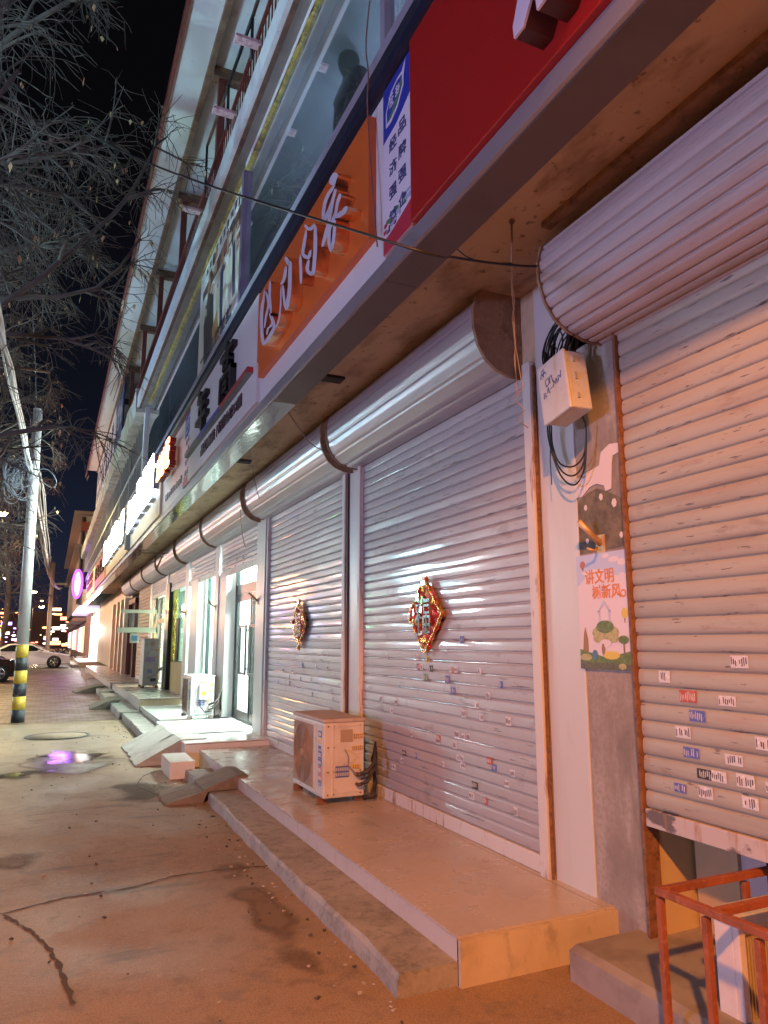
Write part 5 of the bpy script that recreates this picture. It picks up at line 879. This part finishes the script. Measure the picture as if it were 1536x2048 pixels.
mb.tube(cat([(-1.6,8.9,8.3),(-.93,8,7.55),(.25,5.0,5.0),(1.19,2.6,3.25),(1.70,2.86,3.42),(2.2,3.0,3.56),(2.42,2.97,3.60)],8),.0065,6); mb.tube(cat([(1.66,3.3,4.0),(1.9,3.1,3.60),(2.13,3.0,3.56)],4),.004,5); mb.build('cable',cable_m,t)
for k,(a,c) in enumerate((((1.95,6.6,3.80),(2.5,6.7,3.42)),((1.9,7.9,3.78),(2.62,9.9,3.4)),((2.34,10.1,3.4),(2.7,11.2,3.0)))):
    t=thing('loose_wire',('thin wire drooping between the canopy and the second housing','thin wire under the canopy above the behind shutter','thin wire dangling over the lit glass door')[k],'wire',a); m_=[(a[i]+c[i])/2-(.12 if i==2 else 0) for i in range(3)]; MB().tube(cat([a,m_,c],7),.005,5).build('wire',mat('grey_wire',(.2,.17,.15),.7),t)
t=thing('facade_wire','thin brown wire running down over the upper glass, gutter and orange signboard','wire',(1.6,3.7,5)); MB().tube(cat([(1.60,3.62,6.6),(1.58,3.60,5.9),(1.55,3.66,5.3),(1.54,3.60,5.0),(1.57,3.68,4.8),(1.58,3.62,4.2),(1.60,3.60,3.85)],6),.005,5).build('wire',mat('brown_wire',(.22,.11,.08),.6),t)
# umbrella style stay under the canopy by the lit shops
t=thing('canopy_bracket','rusty steel stay sticking out under the canopy above the yellow window shop','bracket',(1.9,17.8,3.6)); MB().box(1.72,17.86,3.60,2.5,17.90,3.63).obox((2.25,17.9,3.42),(.04,.02,.45),(0,20,0)).build('arm',cap_m,t)
for y,l in ((6.06,'pinkish floodlight on the terrace rail nearest the camera'),(7.10,'pinkish floodlight on the terrace rail, second from the camera'),(9.10,'pale floodlight on the terrace rail by the third eave beam')):
    t=thing('floodlight',l,'floodlight',(1.35,y,7.2),'floodlights on the terrace edge'); MB().box(1.20,y-.05,7.225,1.45,y+.05,7.26).build('housing',mat('pink_grey_lamp_body',(.62,.45,.50),.5,layers=((20,.5,.6,(.3,.18,.2),.7),)),t,bev=.004); MB().box(1.43,y-.02,7.1,1.455,y+.02,7.30).build('bracket',cap_m,t)
# ================================================================ utility pole with banding and cable bundle
t=thing('utility_pole','pale utility pole with yellow and black bands at its foot, cables bundled near its top','utility pole',(-.47,16.15,0))
def pole_pt(z): return (-.47-.016*z,16.15,z)
pm=mat('pale_concrete_pole',(.60,.62,.64),.5,layers=((4,.5,.7,(.45,.46,.48),.5),)); yb=mat('yellow_band_paint',(.70,.50,.06),.5,layers=((9,.5,.68,(.40,.3,.08),.7),)); kb=mat('black_band_paint',(.03,.035,.045),.5,layers=((12,.55,.66,(.2,.2,.18),.6),))
MB().tube([pole_pt(1.5),pole_pt(3.5),pole_pt(6.3)],.112,18,r1=.088).build('pole_shaft',pm,t)
for k in range(6): MB().tube([pole_pt(k*.247),pole_pt(k*.247+.245)],.122-.0015*k,18).build('painted_band',(kb,yb)[k%2],t)
MB().lathe([(.09,0),(.095,.03),(.0,.035)],pole_pt(6.29),n=16).build('pole_cap',pm,t)
for z in (5.9,5.2,5.0): MB().lathe([(.094,0),(.103,.0),(.103,.03),(.094,.03)],pole_pt(z),n=16).build('metal_band',black_m,t)
cw=mat('pale_sheathed_cable',(.55,.56,.58),.5); 
def bundle(name,label,path,n,spread,r,m,seed,loc):
    q=random.Random(seed); t=thing(name,label,'cable bundle',loc); mb=MB(); P=cat(path,10)
    for k in range(n):
        a,b_=q.uniform(0,6.28),spread*math.sqrt(q.random()); ph=q.uniform(0,6.28); f=q.uniform(.2,.5)
        mb.tube([(p.x+b_*math.cos(a+i*f*.25)+.012*math.sin(i*.9+ph),p.y,p.z+b_*math.sin(a+i*f*.25)+.02*math.sin(i*.6+ph)) for i,p in enumerate(P)],r*q.uniform(.7,1.4),5,cap=False)
    mb.build('strands',m,t); return t
bundle('cable_bundle','thick bundle of pale cables coming down to the banded pole from the upper left',[(-1.1,-9,7.2),(-.86,2,5.1),(-.76,7,4.86),(-.68,11,4.9),(-.60,16.15,4.98)],11,.042,.010,cw,2,(-.7,8,4.9))
bundle('cable_bundle','ragged brown cable bundle running from the banded pole to the distant pole',[(-.50,16.25,4.98),(-.33,24,4.4),(-.12,36,4.35),(.10,48,4.8),(.42,60,5.5)],14,.11,.018,mat('brown_cable',(.28,.22,.20),.7),4,(0,36,4.4))
t=thing('cable_coil','tangle of looped spare cable hanging on the left of the banded pole','cable',(-.75,16.1,4.8)); mb=MB()
for i in range(26):
    r=rnd.uniform(.12,.34); c=(-.80+rnd.uniform(-.2,.16),16.05+rnd.uniform(-.1,.1),4.82+rnd.uniform(-.28,.22)); tl=rnd.uniform(0,3.1); e_=rnd.uniform(.35,.9)
    mb.tube([(c[0]+r*e_*math.cos(a)*math.cos(tl*.3),c[1]+r*.4*math.sin(a+tl),c[2]+r*math.sin(a)) for a in [k*.3307 for k in range(20)]],.007,4,cap=False)
mb.tube(cat([(-.55,16.1,5.0),(-.3,16.0,5.02),(-.12,16,4.8),(-.2,16,4.65),(-.5,16.05,4.85)],6),.009,5); mb.build('coil',mat('coil_cable',(.16,.19,.24),.5),t)
t=thing('thin_service_wire','single thin wire running up from the pole top through the branches','wire',(-.6,16,6.3)); MB().tube(cat([(-.57,16.1,5.1),(-.62,15,6.6),(-.9,12,8.6),(-1.4,8,10.5)],6),.006,5).build('wire',cable_m,t)
t=thing('utility_pole','brown distant utility pole with a small crossarm where the cable bundle ends','utility pole',(-.17,60,0)); bp=mat('brown_pole',(.30,.20,.15),.6); MB().tube([(-.17,60,0),(-.19,60,7.4)],.17,12,r1=.13).build('pole_shaft',bp,t); MB().box(-.3,59.95,5.75,.9,60.05,5.9).build('crossarm',bp,t)
# ================================================================ bare trees
bark=mat('grey_bark',(.09,.08,.07),.85,layers=((5,.45,.65,(.06,.055,.05),.7),)); twigm=mat('twig_bark',(.075,.068,.058),.8); leafm=mat('dry_yellow_leaf',(.62,.50,.26),.6,layers=((3,.5,.6,(.40,.17,.06),.8),))
def tree(label,base,h,seed,lean,nl,reach,spread,group,dens=1.0,bm=bark,tm=twigm,r0=.16,leaves=120,z0=.35,droop=.0,lights=None,lim=.2,ylim=5.5,extra=()):
    q=random.Random(seed); t=thing('bare_tree',label,'tree',base,group); B0=Vector(base)
    def path(p,d,L,n,wob,up=0):
        P=[p.copy()]; d=d.normalized()
        for i in range(n):
            if P[-1].x>lim+q.gauss(0,.25) and i>1: P+= [P[-1]+d*.01*(k+1) for k in range(n-i)]; break
            if P[-1].y<ylim: d.y+=.8
            d=(d+Vector((q.gauss(0,wob),q.gauss(0,wob),q.gauss(0,wob)+up))).normalized(); P.append(P[-1]+d*L/n)
        return P,d
    tr=path(B0,Vector((lean[0]*.25,lean[1]*.25,1)),h,8,.06)[0]; MB().tube(tr,r0,10,r1=r0*.55).build('trunk',bm,t)
    big=MB(); fine=MB(); tips=[]
    for i in range(nl+len(extra)):
        s_=min(.99,z0+(1-z0)*(i+.5)/nl); k=min(len(tr)-2,int(s_*8)); p=tr[k].lerp(tr[k+1],s_*8-k); a=i*2.4+q.uniform(-.4,.4)
        d=Vector((math.cos(a)*spread+lean[0],math.sin(a)*spread+lean[1],q.uniform(.25,.9)))
        L=reach*q.uniform(.75,1.15)*(1.1-.35*s_); P,_=path(p,d,L,9,.10,-.01)
        if i>=nl:
            P=cat(extra[i-nl],4); P=[P[int(k*(len(P)-1)/9)] for k in range(10)]
        big.tube(P,r0*.28 if i<nl else .042,7,r1=.018 if i<nl else .015)
        for j in range(int(9*dens)):
            s2=q.uniform(.22,1); k=min(8,int(s2*9)); p2=P[k].lerp(P[min(k+1,9)],s2*9-k); dd=(P[min(k+1,9)]-P[k]).normalized()
            d2=dd*.8+Vector((q.gauss(0,.6),q.gauss(0,.6),q.gauss(0,.45)-droop)); L2=L*.42*q.uniform(.6,1.2)*(1.15-.5*s2); P2,_=path(p2,d2,L2,7,.13,-.02-droop*.1); big.tube(P2,.022*(1.3-s2*.7),5,r1=.006)
            for m_ in range(int(6*dens)):
                s3=q.uniform(.2,1); k=min(6,int(s3*7)); p3=P2[k].lerp(P2[min(k+1,7)],s3*7-k); dd=(P2[min(k+1,7)]-P2[k]).normalized()
                d3=dd*.7+Vector((q.gauss(0,.5),q.gauss(0,.5),q.gauss(0,.4)-.22-droop)); P3,_=path(p3,d3,L2*.8*q.uniform(.5,1.3),7,.15,-.10); fine.tube(P3,.0068,3,r1=.0028,cap=False); tips.append(P3[-1])
                for n_ in range(int(3*dens)):
                    k=q.randrange(1,6); d4=(P3[k]-P3[k-1]).normalized()*.6+Vector((q.gauss(0,.5),q.gauss(0,.5),q.gauss(0,.4)-.3)); P4,_=path(P3[k],d4,q.uniform(.25,.8),5,.16,-.12); fine.tube(P4,.0042,3,r1=.002,cap=False); tips.append(P4[-1])
    crown=big.build('limbs',bm,t); fine.build('twigs',tm,t)
    lf=MB()
    for i in range(leaves):
        p=q.choice(tips); s_=q.uniform(.03,.06); u=Vector((q.gauss(0,1),q.gauss(0,1),q.gauss(0,1))).normalized(); v=u.cross(Vector((q.gauss(0,1),q.gauss(0,1),.2))).normalized()*.45; dz=Vector((0,0,-s_))
        lf.add([p,p+dz*.6+v*s_,p+dz*1.7+u*s_*.3,p+dz*.6-v*s_+u*s_*.3],[(0,1,2,3)])
    lf.build('dry_leaves',leafm,t)
    if lights:
        mb=MB(); c,es=lights
        for i in range(70): a=i*.9; z=.6+i*.055; p=tr[0].lerp(tr[-1],min(1,z/h)); mb.obox((p.x+(r0+.02)*math.cos(a),p.y+(r0+.02)*math.sin(a),p.z),(.07,.07,.05),(0,0,0))
        mb.build('light_string',emat('light_string_%s'%label[:6],c,es),t)
    return t
G='bare street trees along the road'
tree('nearest bare tree leaning over the pavement from the left, pale twigs and few dry leaves',(-3.6,8.5,0),9.6,11,(.75,.12),13,5.2,.75,G,1.15,lim=-.3,leaves=300,z0=.28,extra=([(-3.3,8.4,3.6),(-2,8.2,4.3),(-.72,8,4.98),(-.2,7.9,5.55),(.32,8,6.3),(.60,8.1,6.95),(.75,8.2,7.5)],[(-3.3,8.6,4.6),(-1.6,8.6,5.3),(-.6,8.6,5.35),(.2,8.5,5.6),(.55,8.4,6.1)],[(-3.2,9,3.9),(-1.7,8.9,4.9),(-.9,8.8,4.95),(-.1,8.7,5.0),(.45,8.6,4.8)],[(-3.3,9,5.6),(-1.7,8.6,6.6),(-.7,8.4,6.9),(.3,8.2,7.3)]))
tree('bare tree behind the cable bundle with brown tangled twigs',(-4.3,16.5,0),9.2,23,(.5,.0),12,4.3,.8,G,1.15,lim=-.9,leaves=200,z0=.22,tm=mat('brown_twig',(.085,.058,.042),.8))
tree('bare tree with reddish lit limbs beyond the banded pole',(-4.2,26,0),9.0,31,(.4,.1),11,4.4,.85,G,1.0,lim=-1.0,leaves=200,z0=.28,tm=mat('red_brown_twig',(.12,.065,.045),.8),r0=.2)
tree('distant bare tree with a yellow string of lights round its trunk',(-5.0,42,0),9.4,47,(.35,0),9,4.6,.9,G,1.0,leaves=80,r0=.26,tm=mat('red_brown_twig',(.12,.065,.045),.8),lights=((1,.62,.18),5))
tree('distant bare tree with a violet string of lights round its trunk',(-5.2,56,0),9.6,53,(.3,0),8,4.8,.9,G,.9,leaves=0,r0=.28,lights=((.3,.25,1),6))
tree('farthest bare tree with orange lights, by the distant pole',(-4.2,72,0),10,59,(.3,0),8,5,.9,G,.8,leaves=0,r0=.3,lights=((1,.45,.12),6))
# ================================================================ cars
def car(label,xf,yc,paint,gp='cars parked along the pavement edge'):
    """side-on saloon, nose towards +x; xf = nose x, yc = centre line"""
    t=thing('parked_car',label,'car',(xf-2.3,yc,0),gp); L=4.6; gl_=mat('car_glass',(.015,.02,.025),.06,spec=.8); tyre=mat('tyre_rubber',(.015,.015,.016),.7); rim=mat('alloy_rim',(.55,.55,.57),.25,.9)
    prof=[(0,.28),(.02,.55),(.10,.72),(.55,.83),(1.15,.93),(1.75,1.22),(2.15,1.40),(2.75,1.455),(3.35,1.40),(3.95,1.10),(4.45,1.03),(4.58,.80),(4.60,.40),(4.5,.24)]
    bot=[(4.15,.20),(.45,.20)]; w0=.90; secs=[]
    N_=[]
    for u,z in prof+bot: N_.append((xf-u,z))
    mb=MB(); n=len(N_)
    layers=[(-.90,.0),(-.86,.03),(0,0)]
    vs=[]
    def wid(z): return w0-.03 if z<.35 else (w0 if z<.95 else w0-.30*(z-.95)/.5)
    for sgn in (-1,1): vs+=[(x_,yc+sgn*wid(z),z) for x_,z in N_]
    mb.add(vs,[(i,(i+1)%n,n+(i+1)%n,n+i) for i in range(n)]+[tuple(range(n))[::-1],tuple(range(n,2*n))]); body=mb.build('body',paint,t,bev=.035)
    for sgn in (-1,):
        y=yc+sgn*(w0-.02)
        def win(pl,nm): 
            m_=MB(); pts=[(xf-u,yc+sgn*(wid(z)+.012),z) for u,z in pl]; m_.add(pts,[tuple(range(len(pts)))]); m_.build(nm,gl_,t)
        win([(1.45,.99),(2.1,1.30),(2.55,1.36),(2.55,.98)],'side_window'); win([(2.62,.98),(2.62,1.37),(3.25,1.33),(3.75,1.08),(3.7,.98)],'side_window')
        for u in (2.58,3.62): m_=MB(); m_.add([(xf-u,y-.008,.30),(xf-u-.012,y-.008,.30),(xf-u-.012,yc+sgn*(wid(.97)+.006),.96),(xf-u,yc+sgn*(wid(.97)+.006),.96)],[(0,1,2,3)]); m_.build('door_gap',dark_m,t)
        for u in (2.38,3.42): MB().box(xf-u-.16,y-.02,.80,xf-u,y-.002,.825).build('door_handle',rim,t)
        MB().box(xf-1.78,y-.17,.93,xf-1.60,y-.01,1.06).build('wing_mirror',paint,t,bev=.02)
    m_=MB(); m_.add([(xf-1.20,yc-.62,.955),(xf-1.20,yc+.62,.955),(xf-2.08,yc+.56,1.375),(xf-2.08,yc-.56,1.375)],[(0,1,2,3)]); m_.v=[(a-.0,b_,c+.02) for a,b_,c in m_.v]; m_.build('windscreen',gl_,t)
    for u in (.87,3.72):
        for s_ in (-1,1):
            y=yc+s_*.84; wz=.325; wm=MB(); wm.lathe([(.0,-.11),(.22,-.115),(.30,-.11),(.325,-.08),(.325,.08),(.30,.11),(.0,.11)],(xf-u,y,wz),ax='y',n=26); w_=wm.build('wheel',tyre,t)
            rm=MB(); yo=y-.118 if s_<0 else y+.113
            for k in range(5): a=k*1.2566; rm.prism([(xf-u+.03*math.cos(a+1.4),wz+.03*math.sin(a+1.4)),(xf-u+.21*math.cos(a+.18),wz+.21*math.sin(a+.18)),(xf-u+.21*math.cos(a-.18),wz+.21*math.sin(a-.18)),(xf-u+.03*math.cos(a-1.4),wz+.03*math.sin(a-1.4))],'y',yo,yo+.012)
            rm.lathe([(.20,0),(.225,0),(.225,.015),(.20,.015)],(xf-u,yo-.002,wz),ax='y',n=26); rm.lathe([(0,-.004),(.05,-.004),(.05,.01)],(xf-u,yo,wz),ax='y',n=12); rm.build('rim',rim,w_)
            if s_<0:
                ar=MB(); ar.lathe([(.325,0),(.39,0),(.39,.02)],(xf-u,yc-.905,wz+.01),ax='y',n=26); ar.build('wheel_arch',dark_m,t)
    for s_ in (-1,1): MB().box(xf-.28,yc+s_*.62-.18,.60,xf-.03,yc+s_*.62+.18,.73).build('headlight',mat('headlight_lens',(.7,.72,.75),.08,.3),t,bev=.03)
    for s_ in (-1,1): MB().box(xf-4.595,yc+s_*.66-.17,.80,xf-4.46,yc+s_*.66+.17,.93).build('tail_light',mat('tail_lens',(.4,.02,.02),.15),t,bev=.02)
    return t
car('white saloon parked side-on on the side road beyond the brick pavement',1.15,48.5,mat('white_car_paint',(.78,.78,.77),.2,spec=.7))
car('very dark maroon car half hidden behind the foot of the banded pole',-.86,33.0,mat('dark_maroon_paint',(.035,.012,.012),.15,spec=.8))
car('pale saloon farther off behind the roof of the white saloon',.7,76,mat('cream_car_paint',(.55,.45,.32),.3))
# scooters
def scooter(label,x,y,rot,c):
    t=thing('scooter',label,'scooter',(x,y,0),'scooters parked beyond the white saloon'); q=lambda p:(x+p[0]*math.cos(rot)-p[1]*math.sin(rot),y+p[0]*math.sin(rot)+p[1]*math.cos(rot),p[2]); tyre=M['tyre_rubber']
    for u in (-.62,.62): m_=MB(); m_.tube([q((u+.24*math.cos(a),0,.26+.24*math.sin(a))) for a in [k*.4189 for k in range(16)]],.045,6,cap=False); m_.build('wheel',tyre,t)
    m_=MB(); m_.tube([q((-.7,0,.55)),q((-.35,0,.62)),q((.0,0,.42)),q((.3,0,.40)),q((.42,0,.75)),q((.45,0,.98))],.11,8,r1=.05); m_.build('body',c,t)
    m_=MB(); m_.tube([q((-.62,0,.74)),q((-.1,0,.76))],.10,8); m_.build('seat',black_m,t); m_=MB(); m_.tube([q((.42,-.33,1.03)),q((.45,0,1.0)),q((.42,.33,1.03))],.022,6); m_.tube([q((.45,0,1.0)),q((.62,0,.28))],.03,6); m_.build('handlebar',black_m,t); MB().lathe([(0,-.02),(.06,0),(.05,.05)],q((.50,0,.92)),n=8).build('headlight',M['headlight_lens'],t)
for i,(x,y,r,lab) in enumerate(((.35,60.5,.5,'orange scooter just beyond the bonnet of the white saloon'),(.75,61.5,.9,'black scooter among the parked two wheelers'),(1.0,59.6,.3,'tan scooter nearest the bright storefront steps'),(.1,62.5,.7,'red scooter behind the windscreen of the white saloon'),(.62,64,1.2,'silver scooter farthest along the kerb'))): scooter(lab,x,y,r,mat('scooter_paint_%d'%i,((.5,.2,.08),(.03,.03,.03),(.45,.28,.18),(.45,.05,.04),(.4,.4,.42))[i],.3))
# ================================================================ street lamps, distant lights, opposite side of the road
def lamp(label,x,y,h,col,es,arm=-.8,power=0,r=.16,grp='street lamps along the road'):
    t=thing('street_lamp',label,'street lamp',(x+arm*-1,y,0),grp); MB().tube([(x-arm,y,0),(x-arm,y,h-.3),(x-arm*.7,y,h+.05),(x,y,h+.1)],.07,8).build('post',mat('lamp_post_grey',(.2,.19,.18),.5),t)
    MB().lathe([(0,.1),(r*.8,.06),(r*1.1,0)],(x,y,h),n=14).build('lamp_hood',black_m,t); MB().lathe([(0,-r*.7),(r*.7,-r*.45),(r,0),(0,.02)],(x,y,h),n=14).build('lamp_glass',emat('lamp_glow_%d'%int(y),col,es),t)
    if power: light('street_lamp_light','POINT',(x,y,h-.35),col,power,.15)
lamp('glowing warm yellow street lamp at the left edge of the view among the branches',-2.97,45,8.62,(1,.72,.3),60,1.2,1300,.3)
lamp('small distant street lamp low over the road, left of the banded pole',-4.6,84,8.0,(1,.75,.5),40,1.2,500,.3)
lamp('small distant orange street lamp just right of the banded pole',-2.2,96,7.4,(1,.7,.45),40,1.2,600,.35)
lamp('farthest orange street lamp right of the banded pole, lower than the other',-1.5,118,6.6,(1,.7,.45),50,1.2,600,.4)
light('road_glow','POINT',(-4.5,62,4),(1,.5,.2),2600,.5); light('road_glow','POINT',(-5.0,34,3.6),(1,.42,.16),1100,.4)
# across the road
t=thing('opposite_shop_row','long plain shop row across the road with lit signs','shop row',(-15,30,0)); ow=mat('opposite_wall',(.25,.23,.24),.8)
MB().box(-24,-30,0,-14,140,8.5).build('wall',ow,t)
for i,(y,w_,z,c,es) in enumerate(((-6,4,4.4,(.7,.6,1),3),(14,3.2,4.2,(.8,1,.95),5),(21,2.4,4.3,(1,.55,.3),7),(31.5,1.3,4.3,(.92,.97,1),170),(37.5,1.6,4.2,(.7,.82,1),50),(46,2.2,4.3,(.12,1,.35),60),(54,2.0,4.2,(.2,.35,1),60),(59,2,4.3,(1,.35,.15),55),(67,3,4.2,(.4,.3,1),40),(78,4,4.3,(1,.6,.3),20))):
    MB().box(-14.0,y,z-.45,-13.85,y+w_,z+.55).build('lit_signboard',emat('opposite_sign_%d'%i,c,es),t)
    MB().box(-14.0,y-.6,.4,-13.95,y+w_+.4,2.8).build('shop_window',emat('opposite_window_%d'%(i%2),((1,.85,.6),(.8,.95,1))[i%2],.8),t)
# distant glowing shop fronts at the end of the street
t=thing('distant_shops','distant cluster of small glowing shop fronts and signs at the end of the street','shop row',(-6,150,0)); MB().box(-40,150,0,20,160,7).build('wall',mat('dim_wall',(.25,.17,.15),.8),t); q=random.Random(77)
for c_i,c in enumerate(((1,.42,.14),(1,.62,.3),(.5,.35,1),(1,.85,.65),(1,.25,.15))):
    m_=MB()
    for k in range(17): x=q.uniform(-11,3.5); y=q.uniform(95,149); z=q.choice((q.uniform(.6,3.5),q.uniform(.6,6.5))); r=q.uniform(.08,.32); m_.lathe([(0,-r*.5),(r*.7,-r*.35),(r,0),(r*.7,r*.35),(0,r*.5)],(x,y,z),n=8) if k%3 else m_.obox((x,y,z),(q.uniform(.4,1.4),.1,q.uniform(.15,.5)))
    m_.build('lit_sign',emat('distant_glow_%d'%c_i,c,(5,6,5,6,5)[c_i]),t)
